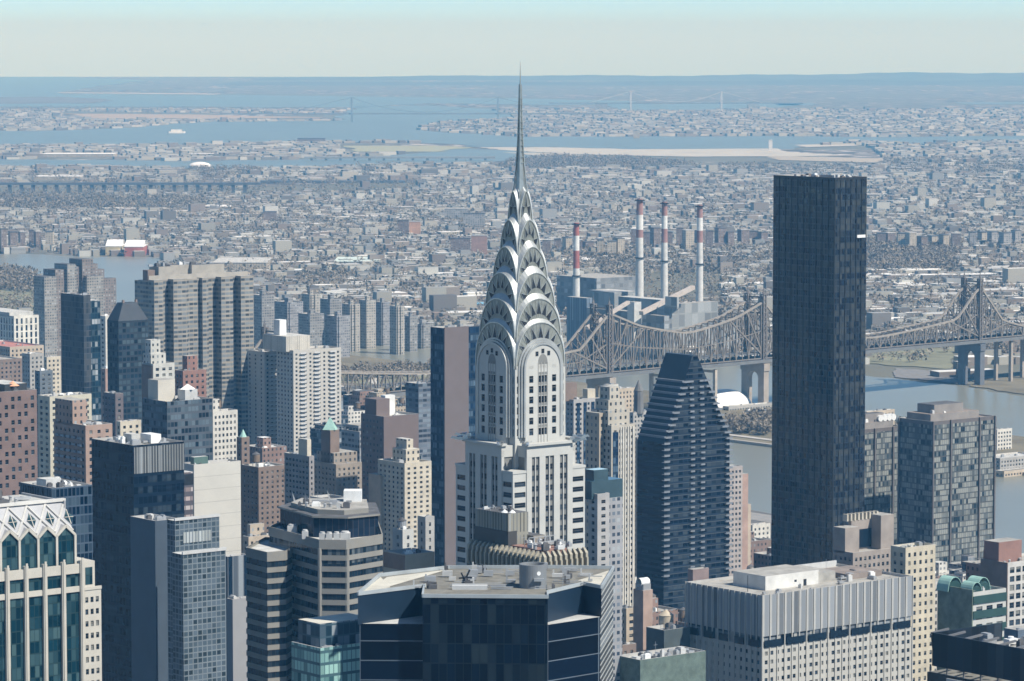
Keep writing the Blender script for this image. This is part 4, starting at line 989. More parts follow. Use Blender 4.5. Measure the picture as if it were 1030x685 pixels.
# pale triangular walkways along the skewed edges
for wi, tri in enumerate(((Ap, (Bp[0]-7, Bp[1]-.4), (Jp[0]+.2, Jp[1]-.6)), (Gp, Hp, (Fp[0]-1, Fp[1]+6)), ((Ap[0]+1, Ap[1]+1.5), (Bp[0]+4, Hp[1]-1), (Jp[0]+1.5, Jp[1]-1)))): m = MB(); m.poly([(*q, ZR+.03+.02*wi) for q in tri]); m.build('walkway', plain('cream_membrane', (.55, .52, .44), .9), b.t)
m = MB()
for u_, v_ in ((Ap, Bp), (Ep, Fp), (Fp, Gp), (Gp, Hp), (Hp, Lp), (Lp, Kp), (Kp, Jp), (Jp, Ap), (Cp, Dp), (Dp, (Dp[0], Ep[1])), (Cp, (Cp[0], Bp[1]))): m.bar((*u_, ZR+.35), (*v_, ZR+.35), .35, .7)
m.build('parapet', plain('grey_coping', (.36, .39, .40), .5), b.t)
q = loc7(pl3(536, 590.5, ZR)); m = MB(); m.cyl(q[0], q[1], ZR, ZR+4.7, 2.7, 2.75, n=36, cap=False); m.cyl(q[0], q[1], ZR+4.7, ZR+4.71, 2.75, 2.35, n=36, cap=False); m.cyl(q[0], q[1], ZR+4.71, ZR+3.9, 2.35, 2.3, n=36, mt=1)
tk = m.build('round_tank', [plain('tank_slate', (.19, .20, .21), .6), M_gravel], b.t)
m = MB(); m.cyl(0, 0, -.06, .06, .42, n=20); o = m.build('porthole', M_white, tk, (q[0]+1.15, q[1]-2.45, ZR+3.1)); o.rotation_euler = (math.pi/2, 0, .4)
m = MB(); m.box(q[0]+.2, q[0]+2.2, q[1]-3.2, q[1]-2.5, ZR+1.6, ZR+2.2); m.build('platform', M_galv, tk)
r = random.Random(4)
for k in range(60):
    x_, y_ = r.uniform(-20, 16), r.uniform(-9, 25); m = MB()
    if inpoly(x_, y_, up) and (x_-q[0])**2+(y_-q[1])**2 > 20:
        if k % 3: m.box(x_, x_+r.uniform(.5, 2.4), y_, y_+r.uniform(.4, 1.2), ZR+.2, ZR+r.uniform(.5, 1.5)); m.box(x_+.1, x_+.4, y_+.1, y_+.3, ZR+.2, ZR+1.7); m.build('roof_unit', r.choice([M_galv, M_tar, M_lightgrey]), b.t)
        else: m.bar((x_, y_, ZR+.5), (x_+r.uniform(2, 5), y_+r.uniform(-1, 1), ZR+.5), .2); m.bar((x_, y_, ZR+.9), (x_+3, y_+.5, ZR+.9), .12); m.build('pipe_run', M_galv, b.t)
x_, y_ = loc7(pl3(468, 588, ZR)); m = MB(); m.cyl(x_, y_, ZR, ZR+1.2, .9, .5, n=8); m.bar((x_, y_, ZR+1), (x_+.9, y_, ZR+3), .35); m.bar((x_-1.3, y_, ZR+1.3), (x_+1.4, y_, ZR+1.5), .3); m.bar((x_-.2, y_, ZR+1), (x_-.8, y_, ZR+2.4), .3); m.build('window_cleaning_crane', M_black, b.t)
m = MB(); m.cyl(*loc7(pl3(566, 590, ZR)), ZR, ZR+3.4, .07, .04, n=5); m.build('antenna', M_galv, b.t)
x_, y_ = loc7(pl3(470, 594, ZR)); m = MB(); m.box(x_-3, x_+4, y_-.6, y_+1.4, ZR+.25, ZR+1.0); m.bar((x_-3, y_-.7, ZR+1.5), (x_+4, y_-.7, ZR+1.5), .1); m.build('cooling_unit', M_lightgrey, b.t)

# ---- fluted stone crown between the two
b = site('fluted_crown_tower', 'brown stone tower top ringed with fluted buttresses between glass roof and spire', 470, 545, 592, 557, 850)
zc = b.H
dbk = plain('dark_bronze', (.06, .06, .06), .6); tanst = plain('tan_terracotta', (.33, .30, .235), .85); brst = plain('grey_terracotta', (.26, .235, .2), .85)
block(b, 'wall', brst, .5, b.w-.5, .5, b.d-.5, 0, zc-1.2, M_brownroof)
bm_ = MB(); bm_.box(-.36, .36, -.5, 1.0, -5.6, -.9); bm_.poly([(-.42, -.5, -.9), (.42, -.5, -.9), (.3, .6, .25), (-.3, .6, .25)]); bm_.poly([(-.42, 1, -.9), (-.42, -.5, -.9), (-.3, .6, .25), (-.3, 1, .25)]); bm_.poly([(.42, -.5, -.9), (.42, 1, -.9), (.3, 1, .25), (.3, .6, .25)]); bm_.poly([(-.3, .6, .25), (.3, .6, .25), (.3, 1, .25), (-.3, 1, .25)])
bm_.box(-.28, .28, -.8, -.4, -5.2, -2.0); bme = bm_.mesh('buttress', [tanst])
nW, nS = 17, 9
for k in range(nW): link('buttress', bme, b.t, (.1, b.d*(k+.5)/nW, zc), -math.pi/2)
for k in range(nS): link('buttress', bme, b.t, (b.w*(k+.5)/nS, .1, zc), 0)
block(b, 'band', dbk, -.1, b.w+.1, -.1, b.d+.1, zc-6.6, zc-5.2)
u0, v0 = 1.8, b.d*.52
block(b, 'upper_block', fac('fluted_shaft', (.26, .25, .21), (.09, .09, .08), 1.1, 40, (.35, .65), (0, .98), gr=.7), u0, b.w*.55, v0, b.d-1.0, zc-2, zc+8.0, M_tar)
block(b, 'louvre_band', dbk, u0-.15, b.w*.3, v0-.15, b.d-.8, zc-.5, zc+3.6)
block(b, 'terrace', plain('rust_roof', (.28, .16, .13), .9), 2.5, b.w*.7, 3, v0-.3, zc-1.2, zc+.2)
block(b, 'upper_block', brst, b.w*.55, b.w-3, b.d*.45, b.d-3, zc-2, zc+2.2, M_tar)
clutter(b, 2.0, b.w*.9, 1.5, v0-1, zc+.2, 12, 31, .55); clutter(b, u0, b.w*.5, v0, b.d-3, zc+8, 3, 32, .4)
for k in range(5):
    m = MB(); x_ = 3+k*1.7; m.box(x_, x_+.25, b.d*.3, b.d*.3+.25, zc, zc+2.6); m.bar((x_, b.d*.3, zc+2.6), (x_+1.7, b.d*.3, zc+2.6), .15); m.bar((x_, b.d*.3, zc+1.3), (x_+1.7, b.d*.3, zc+1.3), .12); m.build('scaffold', M_galv, b.t)
for x_, y_ in ((u0+1.2, v0+3), (u0+2.2, v0+1.2)):
    m = MB(); m.cyl(x_, y_, zc+8, zc+8.7, .9, .1, n=10); m.build('floodlight', M_white, b.t)

# ---- lattice-crowned cream tower, cut by the left edge
Rr = P(101.5, 595, 1000); o_ = Rr-GU*64
b = B(); b.o = Vector((o_.x, o_.y, 165)); b.U, b.V = GU, GV; b.D = 1000; b.w = 64; b.d = 34; b.H = 165; b.ang = GA
b.t = thing('lattice_crown_tower', 'cream office tower with teal glass and diamond lattice crown at lower left', 'skyscraper', (o_.x, o_.y, 0), GA); OCC.append((-10, 101, 560, 1000)); FOOT.append((-20, 1, 0, 0))
cream = plain('cream_panel', (.50, .47, .41), .8, var=.1); tealg = fac('teal_glass', (.02, .045, .05), (.010, .042, .052), 1.5, 3.45, (.06, .94), (.1, 1), light=(.06, .11, .12), blind=.3, gr=.1, wr=.4)
BW = 6.1; xe = 57.4; edges = [xe-BW*k for k in range(10)]
block(b, 'glazing', tealg, 0, xe, .0, b.d, 0, 172.4)
pm = MB().box(-.62, .62, -.9, .3, 0, 173.8); pm.box(-.3, .3, -1.15, -.9, 120, 174.6); pme = pm.mesh('pier', [cream])
for e in edges: link('pier', pme, b.t, (e, 0, 0))
for z0_, z1_ in ((170.2, 172.9), (164.9, 166.5), (0, 1)): block(b, 'band', cream, 0, xe+.2, -.45, .2, z0_, z1_)
ops = []
b2 = b; m = MB(); oS = holes(m, (xe+.6, -.1), (1, 0), (0, -1), 64-xe-.6, 0, 165, [(.7+1.75*k, 1.7+1.75*k) for k in range(3)], storeys(60, 165.4, 3.45, .3, .75), .3)
m.poly([(64, -.1, 0), (64, b.d, 0), (64, b.d, 165), (64, -.1, 165)]); m.poly([(xe+.6, -.1, 165), (64, -.1, 165), (64, b.d, 165), (xe+.6, b.d, 165)]); m.box(xe+.8, 63.6, .4, b.d-1, 0, 164.5, 1)
m.build('end_wall', [cream, M_dark], b.t); panes(b, [(p, w, h, 0.0) for p, w, h in oS])
m = MB(); m.box(xe+.6, 62.2, .3, b.d-1, 165, 173.2); m.build('end_block', cream, b.t); m = MB(); W2(m, xe+2.8, 169, 2.4, 5, .25); m.build('window', tealg, b.t)
block(b, 'parapet', cream, xe+.5, 64.1, -.3, .2, 165, 165.9)
# crown
yF = 2.2; xc_ = xe-.6; m = MB(); m.box(0, xc_, yF, b.d-3, 172.4, 181.0, 0); m.build('crown_glazing', tealg, b.t)
gl = MB(); rb = MB()
for k in range(9):
    xr_ = xc_-BW*k; xl_ = xr_-BW; xm = (xl_+xr_)/2
    gl.poly([(xl_+.3, yF-.05, 181.0), (xr_-.3, yF-.05, 181.0), (xm, yF-.05, 183.6)])
    rb.bar((xl_, yF-.15, 181.0), (xm, yF-.15, 183.8), .7, .7); rb.bar((xm, yF-.15, 183.8), (xr_, yF-.15, 181.0), .7, .7); rb.box(xl_-.35, xl_+.35, yF-.5, yF+.3, 172.4, 181)
rb.box(xc_-.35, xc_+.35, yF-.5, yF+.3, 172.4, 181)
gl.build('gable_glazing', tealg, b.t); rb.build('gable_frame', cream, b.t)
y2, z2 = yF+6.5, 190.2; sl_ = MB(); f_ = lambda t: (yF+.1+(y2-yF-.1)*t, 181.0+(z2-181.0)*t)
for k in range(9):
    xr_ = xc_-BW*k; xl_ = xr_-BW; xm = (xl_+xr_)/2
    # the slope, cut away over each gable
    y5, z5 = f_(.34); sl_.poly([(xl_, *f_(0)), (xm, y5, z5), (xm, *f_(1)), (xl_, *f_(1))]); sl_.poly([(xr_, *f_(0)), (xr_, *f_(1)), (xm, *f_(1)), (xm, y5, z5)])
    sl_.poly([(xl_, *f_(0)), (xm, yF-.05, 183.6), (xm, y5, z5)]); sl_.poly([(xr_, *f_(0)), (xm, y5, z5), (xm, yF-.05, 183.6)])
sl_.build('sloped_roof', plain('ribbed_grey_panel', (.36, .36, .37), .6), b.t)
up_ = Vector((0, -(z2-180.3), y2-yF)).normalized()*.25
def on(x, t, e=1.0): y_, z_ = f_(t); return (x, y_+up_.y*e, z_+up_.z*e)
ri = MB()
for k in range(10):
    x_ = xc_-BW*k
    for sg in (-1, 1):
        if 0 < x_+sg*BW*.5 <= xc_+.1 or True:
            xx = x_+sg*BW*.5
            if xx > xc_+.3: continue
            ri.bar(on(x_, .12), on(xx, .50), .55, .3); ri.bar(on(xx, .50), on(x_, .92), .55, .3)
ri.bar(on(0, 1.0), on(xc_+.6, 1.0), 1.4, .8); ri.build('lattice', plain('pale_rib', (.6, .58, .54), .7), b.t)
for k in range(9):
    x_ = xc_-BW*k; d_ = MB(); d_.poly([on(x_, .30, .6), on(x_+1.5, .5, .6), on(x_, .72, .6), on(x_-1.5, .5, .6)]); d_.bar(on(x_, .30, 1), on(x_, .72, 1), .22, .15, 1); d_.bar(on(x_-1.5, .5, 1), on(x_+1.5, .5, 1), .22, .15, 1)
    d_.build('diamond_window', [tealg, cream], b.t)
block(b, 'roof', M_pale, 0, xc_-.5, y2, b.d-3, 180, z2-.6); block(b, 'parapet', plain('bright_white_coping', (.78, .78, .77), .5), 0, xc_, y2-.1, y2+.9, z2-.6, z2+.3)
block(b, 'end_gable', plain('ribbed_grey_panel', (.36, .36, .37)), xc_-.3, xc_+.2, y2-1.5, b.d-3, 172.4, z2)
clutter(b, 8, xc_-4, y2+2, b.d-6, z2-.6, 12, 5, 1.1)
block(b, 'penthouse', M_lightgrey, 8, 38, y2+6, b.d-5, z2-.6, z2+2.6)

# ---- tall dark slab tower
tg = fac('black_slab_glass', (.010, .018, .03), (.003, .012, .028), 1.55, 2.75, (.10, .92), (.16, .95), light=(.055, .06, .06), blind=.38, gr=.05, wr=.35, bump=.04, spec=.7)  # lighter pane patches are mottled reflections painted into the glass colour
b = site('slab_skyscraper', 'tall sheer dark glass slab tower right of centre rising past the horizon city', 778, 840, 872, 178.6, 1583, 'skyscraper', d=None)
m = MB().box(0, b.w, 0, b.d, 0, b.H-1.2, top=False); m.build('curtain_wall', tg, b.t)
shell(b, M_black, M_tar, z0=b.H-1.25, par=.9, name='parapet')
fm = MB().box(-.12, .12, -.25, 0, 0, b.H-1.2).mesh('mullion', [M_black])
for k in range(1, 6): link('mullion', fm, b.t, (b.w*k/6, 0, 0))
for k in range(1, 10): link('mullion', fm, b.t, (0, b.d*k/10, 0), -math.pi/2)
block(b, 'corner_column', M_black, -.4, .2, -.4, .2, 0, b.H)
for i, (x_, y_) in enumerate([(random.uniform(1, b.w-2), random.uniform(1, b.d-3)) for _ in range(16)]):
    m = MB(); m.box(x_, x_+1.6, y_, y_+1.6, b.H-.9, b.H+random.uniform(.1, .8)); m.build('roof_unit', random.choice([M_lightgrey, M_white, M_brownroof]), b.t)
W_ = MB().box(b.w*.68, b.w*.94, -.6, -.3, b.H-27.5, b.H-26.2, bottom=True); W_.build('cleaning_cradle', M_white, b.t)
# ---- black prism with slanted top
b = site('slant_roof_tower', 'black apartment tower with steep wedge roof and stepped balcony edges', 641, 668, 734, 446, 1707, 'skyscraper')
pg = fac('black_apartment_face', (.014, .026, .046), (.003, .010, .022), 3.1, 2.95, (.05, .95), (.42, .95), light=(.05, .065, .08), blind=.35, gr=.1, wr=.5, line=(.07, .08, .09), lw=.12)
pw = fac('black_flank', (.010, .02, .038), (.004, .011, .024), 4, 2.95, (0, 1), (.35, .9), light=(.03, .04, .05), blind=.1, gr=.15, wr=.4)
hb_ = b.H; apex = P(698, 356.5, 1725).z; w_, d_ = b.w, b.d; xm = w_*.46
m = MB()
def gab(y_, rev):
    pts = [(0, y_, 0), (w_, y_, 0), (w_, y_, hb_+1), (xm+1.6, y_, apex), (xm-1.6, y_, apex), (0, y_, hb_)]
    m.poly(pts[::-1] if rev else pts, 0, [(p[0], p[2]) for p in (pts[::-1] if rev else pts)])
gab(0, False); gab(d_, True)
m.poly([(0, d_, 0), (0, 0, 0), (0, 0, hb_), (0, d_, hb_)], 1); m.poly([(w_, 0, 0), (w_, d_, 0), (w_, d_, hb_+1), (w_, 0, hb_+1)], 1); m.build('wall', [pg, pw], b.t)
m = MB(); m.poly([(0, d_, hb_), (0, 0, hb_), (xm-1.6, 0, apex), (xm-1.6, d_, apex)]); m.poly([(w_, 0, hb_+1), (w_, d_, hb_+1), (xm+1.6, d_, apex), (xm+1.6, 0, apex)]); m.poly([(xm-1.6, 0, apex), (xm+1.6, 0, apex), (xm+1.6, d_, apex), (xm-1.6, d_, apex)])
m.build('sloped_roof', plain('black_slate_roof', (.022, .028, .036), .4), b.t)
bal = plain('balcony_edge', (.19, .21, .24), .6); nfl = 0
z_ = apex-13
def edgex(z): 
    if z <= hb_: return 0.0, w_
    t = (z-hb_)/(apex-hb_); return t*(xm-1.6), w_-t*(w_-xm-1.6)
bmz = {}
while z_ > 60 and nfl < 46:
    l_, r_ = edgex(z_); l2, r2 = edgex(z_+2.9)
    m = MB(); 
    for a, c_ in ((l_-.9, l_+2.8), (r_-3.2, r_+1.0)): m.box(a, c_, -1.3, .8, z_, z_+.22, bottom=True); m.box(a, c_, -1.3, -1.2, z_+.22, z_+.9, bottom=True)
    k1 = (l_+r_)/2
    if r_-l_ > 14:
        for cx_ in (k1-3.4, k1+3.2): m.box(cx_-1.3, cx_+1.3, -1.0, .1, z_, z_+.2, bottom=True); m.box(cx_-1.3, cx_+1.3, -1.0, -.9, z_+.2, z_+.85, bottom=True)
    if z_ > hb_:
        m.box(l_-.9, l_+.6, 0, d_, z_, z_+1.0, bottom=True); m.box(r_-.6, r_+1.0, 0, d_, z_, z_+1.0, bottom=True)
    m.build('balcony', bal, b.t); z_ -= 2.95; nfl += 1
# ---- twin river towers
ug = fac('river_tower_glass', (.075, .08, .082), (.03, .048, .06), 1.6, 3.15, (.06, .94), (.1, .9), light=(.27, .28, .26), blind=.5, gr=.12, wr=.5)
for nm, (xl, xc_, xr, yt, D_) in (('left one of the twin brown-grey glass towers by the river, half behind the dark slab', (852, 868, 908, 432, 2010)), ('right one of the twin brown-grey glass towers by the river, whole roof visible', (904, 938, 1001, 424, 1950))):
    b = site('river_tower', nm, xl, xc_, xr, yt, D_, 'skyscraper', 'twin towers by the river'); H = b.H; w_, d_ = b.w, b.d
    bz = plain('bronze_column', (.13, .115, .11), .6); tp = plain('taupe_panel', (.24, .22, .205), .8)
    m = MB().box(0, w_, 0, d_, 0, H-2.2, top=False); m.build('curtain_wall', ug, b.t); shell(b, bz, M_brownroof, z0=H-2.2, par=.8, name='parapet')
    for t_ in (.0, .28, .74, .985): block(b, 'column', bz, w_*t_-.1, w_*t_+.8, -.9, .1, 0, H+.05)
    for t_ in (.96,): block(b, 'column', bz, -.9, .1, d_*t_, d_*t_+.8, 0, H+.05)
    block(b, 'penthouse', tp, w_*.05, w_*.82, d_*.15, d_*.85, H-.8, H+3.4, M_brownroof); block(b, 'penthouse', tp, w_*.16, w_*.62, d_*.25, d_*.75, H+3.4, H+8.2, M_tar)
    if xl < 900:
        for k in range(4):
            m = MB(); y_ = d_*.3; x_ = w_*(.5+.11*k)
            m.cyl(0, 0, -2.2, 2.2, 1.9, n=14); o = m.build('cooling_drum', M_white, b.t, (x_, y_, H+5.2)); o.rotation_euler = (math.pi/2, 0, 0)
    clutter(b, w_*.1, w_*.75, d_*.2, d_*.7, H+3.4, 5, int(xl), .6)
# ---- pale slab with fins, lower right
b = site('finned_slab_tower', 'wide pale grey slab tower with vertical fins and louvred top, lower right', 690, 767, 918, 599, 1250, 'office building'); H = b.H; w_, d_ = b.w, b.d
fin = plain('pale_fin', (.44, .425, .385), .7, var=.08); fins = plain('shade_panel', (.27, .28, .29), .6)
z1_, z0_ = H-15.0, H-19.0; bw_ = w_/28; bd_ = d_/14
lo = MB(); rowsP = storeys(60, z0_+1.0, 3.2, .25, .72)
punched(b, fin, M_gravel, zt=z0_, z0=0, bw=bw_, fr=.5, bwW=bd_, frW=.42, rowsS=rowsP, tones=(0, 0, 1, 1, 2), par=.01)
block(b, 'window_band', fac('dark_band', (.35, .35, .33), (.015, .02, .03), bw_*3, 9, (.1, .9), (0, 1), gr=.1), .4, w_-.4, .4, d_-.4, z0_, z1_)
lv = fac('louvre_panel', (.40, .40, .39), (.22, .235, .25), w_/21, 200, (.3, .86), (0, 1), gr=.6, blind=.05, light=(.25, .26, .27))
shell(b, lv, M_gravel, z0=z1_, par=1.0, name='louvre_wall')
for q0 in range(7): block(b, 'window_band', GL[0], w_*(q0/7+.012), w_*((q0+1)/7-.016), -.4, -.1, H-19, H-16.4)
for q0 in range(5): block(b, 'window_band', GL[0], -.4, -.1, d_*(q0/5+.03), d_*(q0/5+.15), H-19, H-16.4)
fme = MB().box(-.2, .2, -.32, 0, 0, H+.15).mesh('fin', [plain('pale_fin', (.44, .425, .385))])
for k in range(22): link('fin', fme, b.t, (w_*k/21, 0, 0))
for k in range(15): link('fin', fme, b.t, (0, d_*k/14, 0), -math.pi/2)
block(b, 'penthouse', plain('soft_white', (.6, .59, .56), .8), w_*.17, w_*.52, d_*.3, d_*.72, H-1, H+4.2, M_gravel); block(b, 'door', M_black, w_*.42, w_*.44, d_*.3-.05, d_*.3, H-1, H+1.4); block(b, 'door', M_black, w_*.36, w_*.375, d_*.3-.05, d_*.3, H+.8, H+1.6)
block(b, 'penthouse', M_gravel, w_*.5, w_*.66, d_*.35, d_*.8, H-1, H+2.6); block(b, 'penthouse', M_brownroof, w_*.72, w_*.95, d_*.3, d_*.7, H-1, H+1.0); block(b, 'parapet', M_lightgrey, w_*.6, w_-.4, d_-1.2, d_-.6, H-1, H+1.2)
clutter(b, w_*.55, w_*.95, d_*.1, d_*.8, H-1, 14, 8, .9); clutter(b, w_*.05, w_*.4, d_*.05, d_*.25, H-1, 3, 9, .5)
m = MB().cyl(w_*.08, d_*.35, H-1, H+5, .12, n=5); m.build('antenna', M_black, b.t)
# ---- banded stepped tower
tan_ = plain('tan_spandrel', (.24, .23, .205), .8, var=.1); bg_ = fac('band_glass', (.03, .03, .03), (.02, .03, .04), 1.4, 50, (.06, .94), (0, 1), light=(.12, .14, .15), blind=.25, gr=.08, wr=.4)
b = B(); b.t = thing('banded_office_tower', 'tan office tower of stacked ribbon bands with a rounded dark penthouse', 'office building', (-60, 1150, 0)); b.o = Vector((-60, 1150, 158)); b.U, b.V, b.D = Vector((1, 0, 0)), Vector((0, 1, 0)), 1150
OCC.append((246, 384, 548, 1150)); 
def l5(*p): return [(q[0]+60, q[1]-1150) for q in p]
mainp = l5((-82.2, 1182), (-63.4, 1150), (-54.4, 1149), (-42.9, 1163), (-46, 1200), (-76, 1204)); leftp = l5((-88.8, 1167), (-80.9, 1155.6), (-74.9, 1159), (-70, 1185), (-84, 1192))
def grow(pl, e):
    cx_, cy_ = sum(q[0] for q in pl)/len(pl), sum(q[1] for q in pl)/len(pl); return [(x+(x-cx_)/math.hypot(x-cx_, y-cy_)*e, y+(y-cy_)/math.hypot(x-cx_, y-cy_)*e) for x, y in pl]
for pl, H, nm in ((mainp, 158, 0), (leftp, 153, 1)):
    MB().prism(grow(pl, -.35), 0, H-1.1).build('glazing', bg_, b.t)
    z_ = H; k = 0
    while z_ > 70:
        hh = 3.2 if k == 0 else 1.75
        MB().prism(pl, z_-hh, z_, cap=False).build('spandrel', tan_, b.t); 
        m = MB(); n_ = len(pl); ii = grow(pl, -.5)
        for i in range(n_): j = (i+1) % n_; m.poly([(*pl[i], z_), (*pl[j], z_), (*ii[j], z_), (*ii[i], z_)])
        if k == 0: m.build('coping', tan_, b.t)
        z_ -= hh+1.95; k += 1
    m = MB(); m.poly([(*q, H-1.05) for q in grow(pl, -.3)]); m.build('roof', M_pale, b.t)
for (a_, b__) in (((-63.2, 1150.2)), ((-54.2, 1149.6))):
    m = MB(); x_, y_ = l5((a_, b__))[0]; m.cyl(x_, y_+.2, 0, 155, .75, n=8); m.build('column', tan_, b.t)
ph = l5((-78.5, 1186), (-66, 1163), (-54.5, 1160.5), (-44.6, 1168), (-47, 1196), (-74, 1200))
MB().prism(ph, 157, 163.6).build('penthouse', fac('penthouse_glass', (.05, .05, .055), (.014, .02, .032), 2.2, 20, (.05, .95), (0, 1), gr=.08, blind=.0, light=(.03, .04, .05)), b.t)
can = [(x_, y_) for x_, y_ in grow(ph, .8)]; MB().prism(can, 163.6, 164.2, 0, 1, True).build('canopy', [tan_, M_tar], b.t)
MB().prism(grow(ph, -4), 164.2, 165.8, 0, 1).build('canopy', [tan_, M_gravel], b.t); clutter(b, -12, 6, 18, 34, 165.8, 9, 66, .8)
MB().box(3, 9, 36, 42, 165.8, 169.5).build('penthouse', M_white, b.t)
r = random.Random(3)
for k, (x_, y_) in enumerate(l5((-68.5, 1159), (-62.5, 1153.5), (-60.2, 1153.2), (-57.8, 1153.8), (-55, 1155), (-73.5, 1172))):
    m = MB(); s_ = 1.0 if k < 4 else 1.6; m.box(x_-s_, x_+s_, y_-s_, y_+s_, 157, 159.6); m.cyl(x_, y_, 159.6, 160.1, s_*.8, n=12); m.build('cooling_unit', M_lightgrey, b.t)
for x_, y_ in l5((-73.5, 1184), (-62, 1190)):
    m = MB(); m.poly([(x_-.2, y_, 166), (x_+.5, y_, 166), (x_-.8, y_+.2, 169.4)]); m.poly([(x_-.8, y_+.2, 169.4), (x_+.5, y_, 166), (x_-.2, y_, 166)]); m.build('dish', M_white, b.t)
# ================================================================== other named buildings (left, centre, right)
def pfac(m):
    c_ = PCOL.get(m.name)
    return fac('attic_'+m.name, c_, (.04, .05, .06), 2.8, 3.0, (.32, .68), (.3, .75), wr=.85) if c_ else m
def pun(name, label, xl, xc, xr, yt, D, wall, roof=M_gravel, fhpx=None, cat='building', group=None, cl=4, top=None, tank=False, **k):
    b = site(name, label, xl, xc, xr, yt, D, cat, group); k.setdefault('z0', 0)
    fh = (fhpx*D/F) if fhpx else 3.0
    punched(b, wall, roof, fh=fh, **k)
    pm = pfac(wall)
    if top:      # (x0,x1,y0,y1,height) as fractions
        H = b.H-1
        for t in top:
            x0, x1, y0, y1, h = t[:5]; block(b, 'penthouse', t[5] if len(t) > 5 else pm, b.w*x0, b.w*x1, b.d*y0, b.d*y1, H, H+h, roof); H2 = H+h
            if len(t) > 6: H = H2
    if cl: clutter(b, 1, b.w-3, 1, b.d-3, b.H-1, cl, int(xl+yt), .7, tank)
    return b
def cur(name, label, xl, xc, xr, yt, D, wall, roof=M_tar, cat='building', group=None, cl=4, tops=(), wwall=None, tank=False, d=None, big=.8):
    b = site(name, label, xl, xc, xr, yt, D, cat, group, d=d); H = b.H
    shell(b, wall, roof, z1=H)
    for t in tops: block(b, 'penthouse', t[5] if len(t) > 5 else wall, b.w*t[0], b.w*t[1], b.d*t[2], b.d*t[3], H-1.1, H+t[4], roof)
    if cl: clutter(b, 1, max(2, b.w-3), 1, max(2, b.d-3), H-1.1, cl, int(xl+yt), big, tank)
    return b
# left side -------------------------------------------------------------
cs = set()
b = pun('brown_brick_tower', 'broad brown-red brick tower with punched dark windows at the left edge', -60, -25, 37, 396, 1330, plain('mauve_brown_brick', (.19, .135, .122), .9), M_pale, 8.0, cl=9, bw=2.72, fr=.5, lo=.2, hi=.8, tones=(0, 0, 0, 0, 1), top=[(.62, .98, .25, .9, 3.0, M_dark)],
        skip=lambda i, j: (i*7+j*5) % 6 == 0)
m = MB().cyl(b.w*.78, b.d*.3, b.H-1, b.H+1.4, .1, n=5); m.cyl(b.w*.78, b.d*.3, b.H+1.2, b.H+3, 2.6, .1, n=10); m.build('parasol', plain('orange_canvas', (.65, .33, .2), .8), b.t)
pun('apartment_tower', 'cream apartment tower behind the brown brick tower at left', 38, 50, 92, 399, 1650, plain('cream_brick', (.50, .47, .38), .85), M_gravel, 6, bw=3.6, fr=.5, cl=7)
f_balc = fac('balcony_front', (.24, .19, .17), (.07, .085, .10), 3.0, 2.9, (.12, .9), (.3, .92), light=(.25, .27, .3), blind=.45, gr=.3)
b = pun('apartment_tower', 'brown apartment block with a balconied flank and boxy penthouse at left', 54, 86, 113, 428, 1450, plain('warm_brown_brick', (.34, .245, .2), .9), M_gravel, 7, bw=3.3, fr=.38, cl=6, top=[(.0, .55, .4, .95, 10.5)])
fm_ = MB()
for k in range(26):
    z_ = b.H-6-2.9*k
    for j in range(5): fm_.box(-1.1, 0, b.d*(.08+.18*j), b.d*(.2+.18*j), z_, z_+.15, bottom=True); fm_.box(-1.1, -1.0, b.d*(.08+.18*j), b.d*(.2+.18*j), z_+.15, z_+1.0)
fm_.build('balconies_front', plain('blue_grey_rail', (.26, .28, .31), .7), b.t).name = 'balcony_stack'
blueg = fac('blue_grid', (.07, .10, .14), (.008, .018, .034), 1.6, 3.3, (.08, .92), (.12, .95), light=(.06, .09, .12), blind=.3, gr=.1, wr=.5)
cur('office_block', 'low dark blue glass block with a cluttered pale roof beside the lattice crown', 20, 52, 93, 491, 1200, blueg, M_pale, cl=10, tops=[(.1, .45, .3, .6, 2.2, M_lightgrey)])
bl = fac('black_office', (.005, .014, .03), (.003, .010, .022), 2.0, 3.7, (.06, .94), (.3, .95), light=(.035, .05, .065), blind=.35, gr=.08, wr=.4)
b = cur('office_tower', 'black glass office tower with a ribbed grey mechanical top at left', 92, 134, 185, 448, 1250, bl, M_gravel, cl=9)
block(b, 'louvre_band', fac('rib_top', (.21, .22, .22), (.045, .05, .055), 1.15, 90, (.35, .85), (0, 1), gr=.5), .3, b.w+.06, -.12, .4, b.H-10.3, b.H-.8)
block(b, 'penthouse', M_pale, b.w*.3, b.w*.45, b.d*.4, b.d*.6, b.H-1, b.H+2.5); block(b, 'penthouse', M_white, b.w*.6, b.w*.8, b.d*.3, b.d*.55, b.H-1, b.H+2.2)
slt = plain('slate_clad', (.06, .082, .11), .6, var=.1); bgrid = fac('blue_window_grid', (.17, .20, .22), (.035, .055, .07), 1.75, 1.75, (.1, .9), (.12, .9), light=(.10, .13, .16), blind=.4, gr=.15, wr=.5)
b = site('slate_glass_tower', 'slate grey tower with a stepped blue glass front, left of the banded tower', 131, 156, 180, 524, 1150, 'office building')
shell(b, slt, M_pale); clutter(b, 1, b.w-2, 2, b.d-3, b.H-1.1, 8, 14, .8)
rel = lambda b, xl, xc, xr, yt, D: (lambda o: ((o-b.o).dot(GU), (o-b.o).dot(GV), span(o, GU, xr), span(o, GV, xl), o.z))(P(xc, yt, D))
